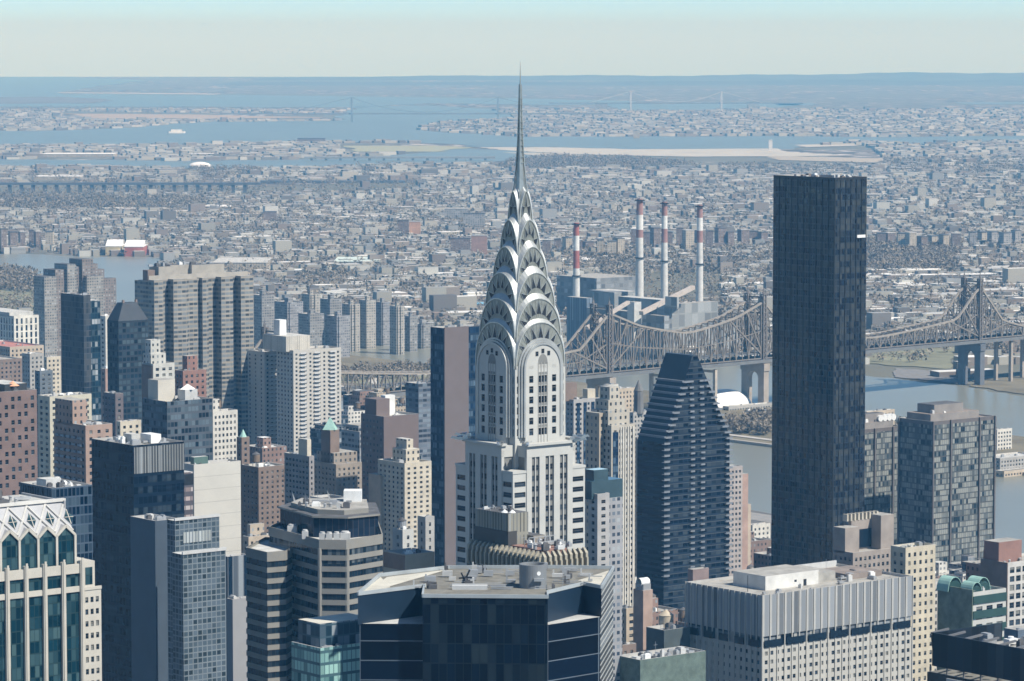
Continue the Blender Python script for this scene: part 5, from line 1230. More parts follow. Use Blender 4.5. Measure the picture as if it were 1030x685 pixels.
for (xl, xc_, xr, yt, D_, nm) in ((173, 184, 227, 558, 1085, 'glass_front'), (168, 176, 220.5, 524, 1125, 'glass_front')):
    lx, ly, w_, d_, z_ = rel(b, xl, xc_, xr, yt, D_); m = MB().box(lx, lx+w_, ly, ly+d_, 0, z_, 0, 1)
    fs = m.build(nm, [bgrid, M_pale], b.t); MB().box(lx-.2, lx+w_+.2, ly-.25, ly+.3, z_, z_+.9).build('coping', M_lightgrey, b.t)
    OCC.append((xl, xr, yt+2, D_))
MB().box(lx+3, lx+w_-3, ly-.12, ly, z_-7.5, z_-4).build('vent_panel', fac('pale_vents', (.15, .17, .19), (.4, .43, .42), 1.2, 90, (.15, .85), (0, 1), gr=.6), b.t)
b = cur('blank_slab_tower', 'windowless pale concrete slab tower with a green rooftop box', 183, 195, 242, 467.5, 1400, plain('pale_concrete', (.52, .50, .45), .9, var=.07, scale=.08), M_pale, cl=2, big=.5)
block(b, 'penthouse', plain('green_glass_box', (.10, .16, .14), .3), b.w*.08, b.w*.38, b.d*.3, b.d*.6, b.H-1, b.H+2.6, M_pale)
jm = MB()
for k in range(1, 14): jm.box(0, b.w, -.02, .01, b.H-k*5.2, b.H-k*5.2+.12)
jm.build('panel_joint', plain('joint_grey', (.3, .29, .27), .9), b.t)
lx, ly, w_, d_, z_ = rel(b, 150, 165.5, 194, 477, 1370)
MB().box(lx, lx+w_, ly, ly+d_, 0, z_, 0, 1).build('side_wing', [fac('pink_bands', (.10, .09, .10), (.33, .26, .25), 2.4, 3.6, (.06, .94), (.3, .75), light=(.45, .42, .4), blind=.4, gr=.4, wr=.4), M_pale], b.t); MB().box(lx-.1, lx+w_+.1, ly-.15, ly, z_-5, z_-.8).build('dark_band', M_black, b.t)
OCC.append((165, 194, 480, 1380))
b = cur('office_block', 'dark grid-fronted office block carrying a small white roof pavilion, left', 143, 168, 214, 404, 1600, fac('dark_grid_office', (.085, .10, .12), (.02, .028, .038), 1.9, 3.3, (.08, .92), (.3, .95), light=(.12, .16, .19), blind=.4, gr=.12), M_gravel, cl=4, tops=[(.05, .42, .45, .85, 9, plain('cream_panel', (.5, .47, .41)))])
block(b, 'pavilion', M_lightgrey, b.w*.45, b.w*.72, b.d*.1, b.d*.4, b.H-1, b.H+4.5); m = MB(); m.cyl(b.w*.585, b.d*.25, b.H+4.5, b.H+6.8, 4.2, .3, n=4); m.build('pavilion_roof', M_white, b.t)
b = pun('stepped_tower', 'white-faced tower with brown flank and stepped crown before the shadow-striped block', 143, 154, 175.5, 366, 1800, plain('grey_white_brick', (.50, .49, .45), .85), M_pale, 6, bw=3.2, fr=.5, cl=2, top=[(.0, .7, .2, .9, 6), (.05, .5, .3, .8, 13)])
block(b, 'flank', st_brown, -.35, 0, .6, b.d, 0, b.H-1)
b = pun('brick_tower', 'small red-brown brick tower with square top block, left of centre', 176, 184, 207.5, 373, 1860, st_red, M_gravel, 6, bw=2.9, fr=.42, cl=2, top=[(.25, .7, .2, .8, 8.5)])
b = pun('ornate_block', 'ornate small white building with crowded windows left of the pale apartment pair', 205, 214, 239, 414, 1750, st_pale, M_gravel, 6.2, bw=2.2, fr=.5, cl=4, tank=True, top=[(.0, .3, .1, .7, 7)])
# the wide apartment block with deep recesses
b = site('apartment_slab', 'very wide tan apartment block with deep shadowed recesses, upper left', 142, 155, 255, 282, 2300, 'apartment building'); H = b.H; w_, d_ = b.w, b.d
ab = fac('balcony_bands', (.30, .275, .235), (.07, .085, .1), 3.3, 2.95, (.05, .95), (.42, .97), light=(.2, .22, .23), blind=.4, gr=.4)
block(b, 'wall', ab, 0, w_, 6.5, d_+8, 0, H-1, M_gravel)
f = lambda px: w_*(px-155)/100.0
for a, c_ in ((155, 164), (174, 188), (203, 209), (222, 234), (242, 255)): block(b, 'projecting_bay', ab, f(a), f(c_), 0, 6.5, 0, H, M_gravel)
block(b, 'projecting_bay', ab, f(188.3), f(202.7), 3.5, 6.5, 0, H-.5, M_gravel)
block(b, 'parapet', plain('tan_band', (.35, .325, .285), .85), 0, w_, 6.3, 7.0, H-1, H+2.6)
for a, c_, h_ in ((167, 181, 8), (181, 200, 8.5), (200, 233, 8.2)): block(b, 'penthouse', plain('tan_band', (.35, .325, .285)), f(a), f(c_)-.2, 9 if a != 181 else 12, d_+5, H-1, H+h_, M_tar)
block(b, 'penthouse', st_brown, f(157), f(164), 10, 16, H-1, H+6); clutter(b, f(160), f(228), 12, d_, H+8, 5, 77, .9)
# bluish tower and pointed tower
b = cur('office_tower', 'plain blue-brown glass tower of two joined prisms at far left', 61, 84, 91, 297, 2100, fac('brown_blue_glass', (.075, .085, .10), (.035, .045, .06), 1.7, 3.4, (.04, .96), (.1, .96), light=(.07, .075, .08), blind=.5, gr=.12, bump=.008), M_pale, cl=3)
block(b, 'side_prism', fac('teal_dark', (.03, .055, .07), (.02, .04, .055), 2, 3.4, (.05, .95), (.1, .95), gr=.1), b.w+.0, b.w+8, 2.0, b.d*.8, 0, b.H-3.6, M_pale)
b = site('mansard_tower', 'dark tower with truncated pyramid roof beside the shadow-striped block', 113, 119, 149, 323, 2010, 'office tower'); w_, d_, H = b.w, max(b.d, 12), b.H
dkr = fac('dark_blue_tower', (.03, .04, .052), (.02, .03, .042), 2.6, 3.3, (.1, .9), (.25, .9), light=(.07, .1, .12), blind=.3, gr=.12)
block(b, 'wall', dkr, 0, w_, 0, d_, 0, H); pm_ = MB(); zt_ = H+10; a = [(0, 0), (w_, 0), (w_, d_), (0, d_)]; i_ = [(w_*.25, d_*.25), (w_*.72, d_*.25), (w_*.72, d_*.75), (w_*.25, d_*.75)]
for k in range(4): j = (k+1) % 4; pm_.poly([(*a[k], H), (*a[j], H), (*i_[j], zt_), (*i_[k], zt_)])
pm_.poly([(*q, zt_) for q in i_]); pm_.build('mansard_roof', plain('dark_slate', (.04, .048, .06), .6), b.t)
for sx in (.25, .68): block(b, 'finial', st_brown, w_*sx, w_*sx+1.2, d_*.25, d_*.25+1.2, zt_-1, zt_+1.6)
# river-side brick estate behind
b = site('stepped_estate', 'cluster of stepped brown brick apartment towers standing before the far water', 46, 60, 118, 275, 3350, 'apartment building', ybot=350); H = b.H
eb = fac('estate_brick', (.20, .17, .155), (.09, .1, .11), 3.0, 2.8, (.25, .75), (.3, .8), gr=.3); eb2 = fac('estate_tan', (.28, .265, .245), (.1, .11, .12), 2.6, 2.8, (.2, .8), (.3, .8), gr=.3)
f = lambda px: b.w*(px-60)/58.0; b.d = 26
for a, c_, y0, y1, dz, mm in ((48, 60, 6, 26, -3, eb2), (60, 70, 8, 30, 3, eb), (70, 79, 4, 28, 8, eb2), (79, 86, 10, 30, 5, eb), (86, 97, 6, 30, 12, eb), (97, 105, 12, 34, 7, eb), (87.2, 104, 0, 5.9, -4, eb2), (105, 114, 16, 36, 1, eb), (104.2, 118, 2, 12, -7, eb)):
    block(b, 'tower_wing', mm, f(a), f(c_)-.2, y0, y1, 0, H+dz, M_tar)
# white river building, red roofs
b = pun('institute_building', 'white institutional building with tall paired windows at the far left', -30, 14, 39, 318, 2900, plain('bright_stone', (.62, .6, .54), .85), M_pale, 7, bw=4.4, fr=.42, lo=.1, hi=.9, cl=3, top=[(.0, .95, .1, .9, 3.5, M_pale)])
for k, (xl, xc_, xr, yt, D_, wl, rf, lb) in enumerate([
    (-30, 10, 44, 349, 2650, st_beige, plain('red_tile', (.42, .18, .15), .85), 'long low building with red tiled roof at the far left'),
    (-40, -5, 22, 362, 2560, st_brown, M_gravel, 'brown block just below the red roof at the far left'),
    (22, 30, 44, 356, 2500, st_grey, M_pale, 'grey block with a pale roof under the red roof'),
    (44, 47, 61, 359, 2450, st_cream, M_white, 'cream low block beside the blue glass tower foot'),
    (35, 40, 53, 373, 2250, plain('slate_wall', (.13, .15, .17), .8), M_tar, 'dark slate cube under the blue glass tower'),
    (100, 106, 116, 318, 2300, st_pale, M_white, 'slim white tower between blue glass and pointed towers'),
    (101, 106, 113, 371, 2200, plain('salmon_brick', (.36, .25, .21), .9), M_gravel, 'narrow salmon brick tower between two dark towers'),
    (104, 116, 124, 396, 1900, plain('dark_mauve', (.14, .12, .125), .9), M_tar, 'dark mauve windowless block below the pointed tower'),
    (117, 121, 142, 424, 1700, st_cream, M_pale, 'low cream stepped building behind the black office tower'),
    ]): pun('low_rise_block', lb, xl, xc_, xr, yt, D_, wl, rf, 4.5 if D_ > 2200 else 6, bw=3.2, fr=.42, cl=3)
# centre-left ------------------------------------------------------------
pa = plain('pale_grey_brick', (.46, .44, .40), .85, var=.07)
def balc(b, x0, x1, n, z1, fh, mat=None, dep=1.2, west=False):
    me = None
    m = MB(); m.box(0, x1-x0, -dep, 0, 0, .18, bottom=True); m.box(0, x1-x0, -dep, -dep+.08, .18, 1.05, bottom=True); me = m.mesh('balcony', [mat or M_lightgrey])
    for k in range(n):
        if west: link('balcony', me, b.t, (0, x1, z1-fh*(k+1)), -math.pi/2)
        else: link('balcony', me, b.t, (x0, 0, z1-fh*(k+1)))
b = pun('apartment_tower', 'left wing of the pale grey apartment pair, mostly blank flank', 242, 266, 281, 354, 2330, pa, M_gravel, 4.2, bw=3.2, fr=.45, bwW=6, frW=.25, cl=3); balc(b, b.w*.25, b.w*.75, 40, b.H, 4.2*2330/F)
b = pun('apartment_tower', 'right wing of the pale grey apartment pair, three balcony stacks and big roof box', 278, 295, 343, 352.5, 2300, pa, M_gravel, 4.2, bw=3.4, fr=.42, cl=2)
for a in (.13, .42, .76): balc(b, b.w*a, b.w*(a+.12), 34, b.H, 4.2*2300/F)
rm = plain('ribbed_cream', (.55, .52, .46), .8)
block(b, 'penthouse', fac('ribbed_box', (.52, .49, .43), (.4, .38, .34), 1.6, 60, (.4, .7), (0, 1), gr=.8), -3, b.w*.42, b.d*.2, b.d*1.6, b.H-1, b.H+9, M_pale); block(b, 'lift_tower', M_white, b.w*.0, b.w*.14, b.d*.8, b.d*1.15, b.H+9, b.H+19)
b = cur('brick_slab_tower', 'plain brown brick slab tower with a flat white-edged roof left of the tall blank tower', 363, 386, 421, 419, 1750, plain('mauve_brick', (.165, .13, .125), .9, var=.08), M_pale, cl=4, big=.5)
for z_ in range(22):
    pass
ops = []
for k in range(24):
    for j in range(6):
        if (k*3+j*5) % 7: ops.append(((-.04, b.d*(.12+.15*j), b.H-3-k*2.95), 1.3, 1.3, -math.pi/2))
panes(b, ops, 100, tones=(0, 1, 1, 2)); block(b, 'lift_house', plain('mauve_brick', (.165, .13, .125)), b.w*.02, b.w*.4, b.d*.35, b.d*.85, b.H-1, b.H+8); block(b, 'chimney_stack', M_white, b.w*.44, b.w*.72, b.d*.6, b.d*.8, b.H-1, b.H+9)
b = pun('setback_apartments', 'cream apartment building with set-back top left of the tall blank tower', 380, 407, 434, 466, 1600, st_cream, M_pale, 5, bw=2.9, fr=.42, cl=2, top=[(.3, .8, .25, .75, 6.5), (.38, .62, .3, .7, 11)])
lx, ly, w2, d2, z2_ = rel(b, 366, 378, 384, 478, 1600); block(b, 'side_wing', st_beige, -1.5, b.w*.2, b.d*.8, b.d*1.25, 0, b.H-7, M_gravel)
b = site('blank_sided_tower', 'tall tower with blank mauve side and blue glass strips beside the spire tower', 433, 446, 490, 330, 1650, 'office tower'); w_, d_ = b.w, b.d
bs = fac('blue_strip_glass', (.02, .04, .07), (.02, .04, .075), 1.6, 3.6, (.08, .92), (.25, .95), light=(.10, .15, .2), blind=.3, gr=.12)
shell(b, bs, M_gravel, th=.5); block(b, 'blank_wall', plain('mauve_panel', (.155, .13, .13), .85, var=.06), .3, w_*.56, -.5, 0, 0, b.H+.2); clutter(b, 3, w_*.8, 2, d_-3, b.H-1, 5, 3)
cur('apartment_tower', 'blue-grey banded apartment tower left of the tall blank tower', 408, 421, 436, 386, 2000, fac('blue_bands', (.15, .17, .2), (.05, .065, .09), 3, 2.9, (.04, .96), (.4, .95), light=(.2, .24, .28), blind=.4, gr=.25), M_gravel, cl=3)
b = pun('terraced_stone_block', 'grey stone apartment block with small green pyramid on its tower', 315, 338, 364, 467, 1700, plain('dim_stone', (.30, .26, .22), .9), M_gravel, 5.2, bw=2.6, fr=.4, cl=4, top=[(.05, .95, .15, .9, 6), (.05, .4, .3, .7, 17, st_brown)])
m = MB().cyl(b.w*.22, b.d*.5, b.H+16, b.H+22, 4.6, .1, n=4); m.build('pyramid_roof', M_teal, b.t)
b = pun('office_slab', 'grey gridded office slab with cream penthouse left of the green pyramid block', 286, 311, 316, 459, 1600, plain('warm_grey', (.27, .255, .25), .85), M_pale, 5.5, bw=2.2, fr=.5, bwW=2.6, frW=.6, cl=3, top=[(.1, .9, .1, .45, 8.5, st_cream)])
b = pun('brick_apartments', 'low brown brick building with terrace roof right of the blank slab', 243, 260, 288, 470, 1650, st_brown, M_gravel, 5.2, bw=2.7, fr=.36, cl=6, tank=True)
b = pun('domed_brick_tower', 'small dark brown brick tower with a green cupola right of the ornate block', 238, 243, 251, 440, 1700, st_brown, M_teal, 6, bw=2.4, fr=.4, cl=0)
m = MB().cyl(b.w*.5, b.d*.5, b.H, b.H+3.5, 1.8, .2, n=8); m.build('cupola', M_teal, b.t)
cur('concrete_slab', 'low blank grey slab between the slate tower and the banded tower', 228, 234, 256, 603, 1230, plain('plain_grey_wall', (.30, .305, .32), .9, var=.05), M_tar, cl=2)
cur('office_block', 'dark striped block low between blank slab and banded tower', 222, 229, 250, 560, 1330, fac('dark_pinstripe', (.16, .18, .2), (.02, .03, .045), 2.4, 80, (.1, .9), (0, 1), gr=.12), M_pale, cl=4)
pun('low_rise_block', 'small tan tenement with dark windows tucked behind the banded tower roof', 244, 250, 285, 540, 1500, st_beige, M_gravel, 6, bw=2.4, fr=.45, cl=3, top=[(.1, .5, .3, .8, 6)])
pun('low_rise_block', 'white rooftop block with a water tank seen above the banded tower', 312, 330, 350, 502, 1350, st_white, M_tar, 7, bw=5, fr=.25, cl=0, tank=True)
b = site('stone_penthouse_block', 'tan stone block with dark upper band behind the glass tower roof', 386, 408, 437, 558, 960, 'building'); w_, d_ = b.w, b.d
shell(b, plain('tan_limestone', (.40, .36, .29), .85), M_gravel); block(b, 'dark_band', st_brown, -.12, 0, .3, d_, b.H-4.5, b.H-.3); clutter(b, 1, w_-2, 1, d_-2, b.H-1, 9, 12, .6)
MB().box(w_*.1, w_*.3, -.1, 0, b.H-10, b.H-6).build('window', GL[0], b.t)
b = pun('low_rise_block', 'white roof house carrying a conical-topped water tank, left of the blank tower', 395, 405, 416, 533, 1250, st_white, M_gravel, 8, bw=4, fr=.3, cl=2); wtank(b, b.w*.4, b.d*.5, b.H-1, 1.6, 2.4, 1.5, M_galv)
pun('low_rise_block', 'pale blank-sided block at the foot of the cream set-back apartments', 420, 428, 437, 520, 1350, st_grey, M_pale, 8, bw=4, fr=.3, cl=2)
b = site('teal_glass_building', 'stepped teal glass building with broad beige roof at the bottom, left of the dark tower', 293, 322, 380, 652, 950, 'office building'); w_, d_ = b.w, b.d
tl = fac('aqua_glass', (.06, .12, .14), (.03, .10, .12), 1.5, 3.3, (.08, .92), (.15, .9), light=(.3, .5, .46), blind=.5, gr=.1, wr=.4)
shell(b, tl, M_pale); block(b, 'upper_block', fac('aqua_dark', (.04, .08, .11), (.02, .05, .08), 2, 3.3, (.05, .95), (.1, .95), gr=.1), w_*.12, w_, d_*.25, d_, b.H-1, b.H+6, plain('cream_membrane', (.62, .58, .48))); clutter(b, 1, w_*.4, 1, d_*.2, b.H-1, 4, 2, .5)
# right of the spire ------------------------------------------------------
b = pun('apartment_tower', 'grey apartment tower with blue balcony strips right of the spire tower', 569, 577, 603, 402, 1950, plain('soft_grey', (.36, .35, .34), .85), M_gravel, 5, bw=2.8, fr=.5, cl=3, top=[(.6, .9, .2, .8, 6, st_cream)])
for a in (.12, .38, .68): block(b, 'glass_strip', bs, b.w*a, b.w*(a+.12), -.25, 0, 0, b.H-2)
block(b, 'penthouse', st_brown, -3, b.w*.28, b.d*.5, b.d*1.0, b.H-1, b.H+9)
b = pun('setback_tower', 'slender cream tower with many set-backs and terraces right of the spire tower', 593, 615, 639, 428, 1500, plain('warm_cream', (.43, .395, .335), .85), M_gravel, 6.5, bw=2.5, fr=.5, cl=3, top=[(.0, .9, .15, .9, 7), (.1, .8, .25, .85, 11.5), (.2, .6, .3, .75, 17)])
block(b, 'side_wing', pfac(st_beige), -2.5, -.2, b.d*.35, b.d*.98, 0, b.H+5, M_gravel); block(b, 'glass_strip', bs, b.w*.06, b.w*.28, -.2, 0, 0, b.H-3)
for a in (.36, .46, .56, .66, .76, .88): block(b, 'pilaster', st_pale, b.w*a, b.w*(a+.04), -.4, 0, 0, b.H-1)
b = pun('granite_tower', 'grey granite tower with light blue glass attic right of the spire tower base', 592, 601, 613, 497, 1150, plain('grey_granite', (.36, .35, .34), .8), M_pale, 12*.52*1.17, bw=2.6, fr=.45, cl=0)
block(b, 'chamfer_bay', fac('granite_bay', (.30, .30, .31), (.05, .07, .10), 2.1, 2.35, (.2, .8), (.3, .8), gr=.15), b.w, b.w+7, 1.5, b.d+4, 0, b.H-2, M_pale)
tb = plain('blue_attic_glass', (.045, .08, .10), .15); lbm = plain('light_blue_panel', (.35, .50, .58), .5)
block(b, 'attic', tb, -1, b.w+7.3, 1.8, b.d+5, b.H-2, b.H+4); block(b, 'attic', tb, 1, b.w+2, 3, b.d+3, b.H+4, b.H+7.5, lbm)
b = pun('stone_spire_building', 'narrow grey stone building with a domed turret below the bridge deck', 633, 637, 660, 415, 2300, st_grey, M_gravel, 4.5, bw=2.4, fr=.5, cl=2); m = MB().cyl(b.w*.3, b.d*.4, b.H-1, b.H+14, 3.4, 3.0, n=10); m.cyl(b.w*.3, b.d*.4, b.H+14, b.H+21, 3.2, .2, n=10); m.build('turret', plain('dark_turret', (.16, .16, .16), .8), b.t)
pun('low_rise_block', 'pale stone block with green roof terrace under the left bridge tower', 607, 612, 622, 387, 2500, st_pale, M_gravel, 4.5, bw=3, fr=.4, cl=2)
pun('low_rise_block', 'wide beige building with a green-edged roof under the bridge span', 617, 622, 640, 391, 2480, st_beige, plain('green_terrace', (.25, .3, .2), .9), 4.5, bw=3, fr=.4, cl=3)
pun('apartment_tower', 'beige apartment tower left of the black wedge-roof tower', 637, 641, 662, 440, 2050, st_beige, M_gravel, 5, bw=2.6, fr=.45, cl=3, tank=True)
b = pun('brick_glass_tower', 'slim tower of brick and pale glass squeezed right of the wedge-roof tower', 722, 731, 747, 470, 1900, plain('rosy_grey', (.37, .33, .31), .85), M_pale, 5.4, bw=2.4, fr=.55, cl=4, tones=(0, 1, 1, 2)); block(b, 'side_wing', plain('salmon_brick', (.36, .25, .21)), b.w, b.w+6, 2, b.d, 0, b.H-5, M_gravel); block(b, 'side_wing', st_beige, b.w+6, b.w+9, 3, b.d, 0, b.H-22, M_gravel)
pun('low_rise_block', 'small white-roofed building by the shore left of the dark slab tower', 752, 757, 775, 528, 2150, st_pale, M_white, 5, bw=3, fr=.4, cl=3)
pun('low_rise_block', 'mauve brick block by the shore left of the dark slab tower foot', 745, 756, 779, 545, 2000, st_brown, M_gravel, 5.4, bw=2.8, fr=.35, cl=4)
# roofs right of the glass tower
b = cur('brick_shaft_building', 'pinkish brick shaft topped by a white barrel-shaped cap, below the wedge-roof tower', 637, 647, 656.5, 594, 1300, plain('pink_brick', (.38, .28, .235), .9), M_galv, cl=0)
m = MB(); m.box(.5, b.w-.5, .5, b.d-.5, b.H-1, b.H+2.2, 0); m.build('louvre_collar', M_galv, b.t)
for k in range(2): m = MB().cyl(0, 0, -b.w*.22, b.w*.22, 1.7, n=12); o = m.build('roof_cap', M_white, b.t, (b.w*(.27+.46*k), b.d*.5, b.H+2.6)); o.rotation_euler = (0, math.pi/2, 0)
b = cur('low_roof_building', 'low dark-roofed building with a fat beige conical-topped tank', 650, 668, 694, 634, 1270, plain('dark_teal_wall', (.07, .09, .095), .7), M_galv, cl=12, big=.8)
o_ = P(670, 625, 1285)-b.o; m = MB(); m.cyl(o_.dot(GU), o_.dot(GV), b.H-2, b.H+3.2, 2.75, n=24, cap=False); m.cyl(o_.dot(GU), o_.dot(GV), b.H+3.2, b.H+5.2, 2.9, .2, n=24, cap=False); m.build('storage_tank', plain('beige_tank', (.50, .43, .33), .85), b.t)
b = cur('netted_building', 'building wrapped in green scaffold netting at the bottom right of centre', 620, 644, 710, 664, 1150, plain('green_net', (.11, .15, .13), .8, var=.35, scale=.3), M_pale, cl=14)
pun('low_rise_block', 'brown tenement at the foot of the granite tower', 612, 618, 640, 650, 1180, st_brown, M_pale, 8, bw=2.6, fr=.4, cl=4)
pun('low_rise_block', 'tan stone house with dark glass front beside the granite tower', 617, 630, 640, 612, 1330, st_beige, M_gravel, 7, bw=2.8, fr=.5, cl=4)
cur('brick_block', 'plain mauve brick block behind the left end of the finned slab', 692, 697, 713, 573, 1500, plain('mauve_brick2', (.25, .19, .18), .9), M_tar, cl=0)
# right ------------------------------------------------------------------
b = site('stepped_stone_tower', 'stepped taupe stone building with a courtyard top right of the dark slab', 838, 858, 905, 556, 1500, 'apartment building'); w_, d_ = b.w, b.d
ts = plain('taupe_stone', (.30, .26, .23), .85); punched(b, ts, M_gravel, fh=3.3, bw=2.6, fr=.5)
block(b, 'upper_block', ts, w_*.0, w_*.3, d_*.4, d_, b.H-1, b.H+10, M_gravel); block(b, 'upper_block', ts, w_*.72, w_, d_*.3, d_, b.H-1, b.H+14, M_gravel); block(b, 'upper_block', ts, w_*.3, w_*.72, d_*.8, d_*.98, b.H-1, b.H+12, M_gravel); block(b, 'dark_glazing', GL[0], w_*.31, w_*.71, d_*.75, d_*.79, b.H, b.H+8)
m = MB()
for k in range(9): m.box(w_*(.2+.08*k), w_*(.23+.08*k), d_*.78, d_, b.H+12, b.H+15)
m.build('pergola', st_cream, b.t)
pun('apartment_tower', 'cream apartment tower with yellowish terrace roof right of the finned slab', 896, 911, 941, 551, 1440, plain('yellow_cream', (.50, .45, .35), .85), plain('yellow_terrace', (.5, .45, .2), .9), 8.6, bw=3.1, fr=.42, cl=7)
b = pun('green_topped_building', 'building with curved green rooftop shells and green netting at right', 944, 979, 1012, 596, 1300, st_white, M_tar, 9, bw=4.4, fr=.6, cl=2)
block(b, 'netting', plain('green_net_face', (.17, .20, .155), .85, var=.45, scale=.25), -.5, 0, 0, b.d, 0, b.H+1)
gt = plain('dark_green_trim', (.03, .07, .065), .4)
for k in range(4): block(b, 'green_band', gt, -.1, b.w+.15, -.35, 0, b.H-4.5-5.6*k, b.H-1.5-5.6*k)
for cx_, cy_, r_ in ((b.w*.12, b.d*.8, 3.6), (b.w*.62, b.d*.45, 3.4), (b.w*.25, b.d*.3, 2.6)):
    m = MB(); arc(m, r_, b.H-1, b.H+r_*1.15, cy_-3, cy_+3, .22, 0, 12); m2 = MB(); m2.poly([(r_*math.cos(math.pi*i/12), cy_-2.8, b.H-1+r_*1.1*math.sin(math.pi*i/12)) for i in range(13)])
    for mm_, nm, mt in ((m, 'shell_rim', M_teal), (m2, 'shell_glazing', gt)):
        o = mm_.build(nm, [mt, M_white] if mm_ is m else [mt], b.t, (cx_, 0, 0))
b = pun('white_grid_building', 'brown building with white gridded front and brick top block at the right edge', 987, 1014, 1060, 566, 1380, plain('white_grid', (.50, .48, .45), .8), M_gravel, 9, bw=3.2, fr=.72, lo=.2, hi=.86, cl=4, top=[(.0, .5, .35, .9, 8.5, st_red)])
block(b, 'flank', st_brown, -.4, 0, 0, b.d, 0, b.H)
cur('low_roof_building', 'small blue-grey block behind the dark screen-walled building', 1010, 1024, 1070, 634, 1180, plain('blue_grey_wall', (.10, .13, .17), .7), M_tar, cl=2)
b = site('screen_walled_building', 'near black building with tall blank roof screens in the lower right corner', 933, 1075, 1150, 662, 800, 'office building'); w_, d_ = b.w, b.d; H = b.H
block(b, 'wall', M_black, 0, w_, 0, d_, 0, H-9.5, plain('putty_roof', (.36, .34, .29)))
sc_ = fac('screen_panel', (.022, .024, .028), (.028, .03, .035), 2.6, 60, (.04, .96), (0, 1), gr=.5, wr=.5)
m = MB(); m.box(.8, 1.2, .8, d_-.8, H-8, H, bottom=True); m.box(.8, w_-1, .8, 1.2, H-8, H, bottom=True); m.box(.8, w_-1, d_-1.2, d_-.8, H-8, H, bottom=True); m.build('roof_screen', sc_, b.t)
m = MB()
for k in range(9): y_ = d_*k/8.2+1; m.bar((1, y_, H-9.5), (1, y_, H-7.8), .3); m.bar((1.2, y_, H-.3), (9, y_+2, H-.3), .5); m.bar((1.2, y_, H-.5), (5, y_+3, H-6), .35)
m.build('steel_brace', plain('brace_steel', (.14, .14, .145), .6), b.t)
block(b, 'deck', M_gravel, 10, w_-2, 2, d_*.8, H-4, H-2.5); clutter(b, 4, w_-8, 4, d_-6, H-2.5, 10, 90, .8)
b2_ = P(898, 662, 812); rel_ = b2_-b.o
block(b, 'podium', plain('dark_green_wall', (.02, .035, .035), .4), -5, -.1, 0, rel_.dot(GV), 0, H-9.8, plain('rust_deck', (.3, .2, .16), .9)); block(b, 'coping', M_galv, -5.2, -4.7, 0, rel_.dot(GV)+.2, H-9.8, H-8.9)
# island buildings and the white tent
TENT = b = site('domed_tennis_hall', 'bright white air-supported hall on the island below the bridge', 706, 713, 753, 401, 3075, 'sports hall'); 
m = MB(); N = 16; Lx = 58.0
for i in range(N):
    for j in range(12):
        q_ = []
        for a, c_ in ((i, j), (i+1, j), (i+1, j+1), (i, j+1)):
            u_ = -1+2*a/N; v_ = math.pi*c_/12; q_.append((Lx*u_*.5+Lx/2, -18*math.cos(v_)*(1-u_**4*.4)+18, 14.0*math.sin(v_)*(1-abs(u_)**3)**.5 if abs(u_) < 1 else 0))
        m.poly(q_)
m.build('membrane', M_wroof, b.t, (0, 0, 2.2), smooth=True)
for k, (xl, xc_, xr, yt, D_, mt, lb) in enumerate([(1000, 1003, 1018, 432, 2760, st_pale, 'white hospital block with curved balconies on the island at right'), (985, 1006, 1045, 461, 2620, st_grey, 'low grey hospital wing on the island at the right edge'), (1001, 1010, 1060, 474, 2600, st_beige, 'low tan hospital wing nearest the island sea wall'),
    (727, 733, 778, 409, 3060, st_grey, 'long low grey hall under the island bridge pier'), (748, 752, 776, 413, 3000, plain('slate_hall', (.17, .19, .22), .8), 'dark roofed shed right of the island trees'), (868, 872, 900, 414, 2500, st_beige, 'low taupe block between the dark slab and the river')]):
    pun('island_block', lb, xl, xc_, xr, yt, D_, mt, M_pale if k % 2 else M_tar, 4, bw=3, fr=.5, cl=2)
# island apartment slabs (seen left of the spire)
isb = [fac('island_slab_blue', (.27, .265, .26), (.12, .13, .14), 3, 2.75, (.15, .85), (.3, .85), blind=.12, gr=.3), fac('island_slab_tan', (.38, .36, .32), (.1, .11, .13), 3, 2.75, (.25, .75), (.3, .8), gr=.3), fac('island_slab_grey', (.28, .28, .29), (.09, .1, .12), 2.4, 2.75, (.2, .8), (.35, .8), gr=.3)]
for k, (a, e, yt, lb) in enumerate([(253, 276, 297, 'leftmost, brownish'), (276, 305, 304, 'wide and dark blue'), (303, 322, 296, 'tall blue'), (322, 344, 301, 'mid blue with a notched top'), (328, 352, 318, 'lower, pale windowed'), (344, 362, 306, 'narrow, dark'), (361, 378, 302, 'tan with small windows, tallest'),
        (377, 392, 304, 'grey ribbed, touching the tan one'), (392, 407, 308, 'blue-grey ribbed'), (406, 420, 318, 'short grey, near the park'), (414, 436, 326, 'wide mauve, rightmost'), (232, 254, 318, 'low, beside the shadowed wide block'), (300, 326, 316, 'front row, slate blue')]):
    mid = a+(e-a)*.45; b = site('island_apartment_slab', 'island apartment slab behind the river park: '+lb, a, mid, e, yt, 3640+(k % 4)*35 if k not in (4, 12) else 3580, 'apartment building', 'apartment slabs on the river island')
    mt = isb[(k*2+(1 if k in (6, 10) else 0)) % 3]; shell(b, mt, M_tar if k % 2 else M_pale); block(b, 'lift_house', mt, b.w*.3, b.w*.6, b.d*.3, b.d*.6, b.H-1, b.H+4)
    for j in range(k % 3): block(b, 'rib', mt, b.w*(.1+.35*j), b.w*(.2+.35*j), -1.4, 0, 0, b.H-.4)
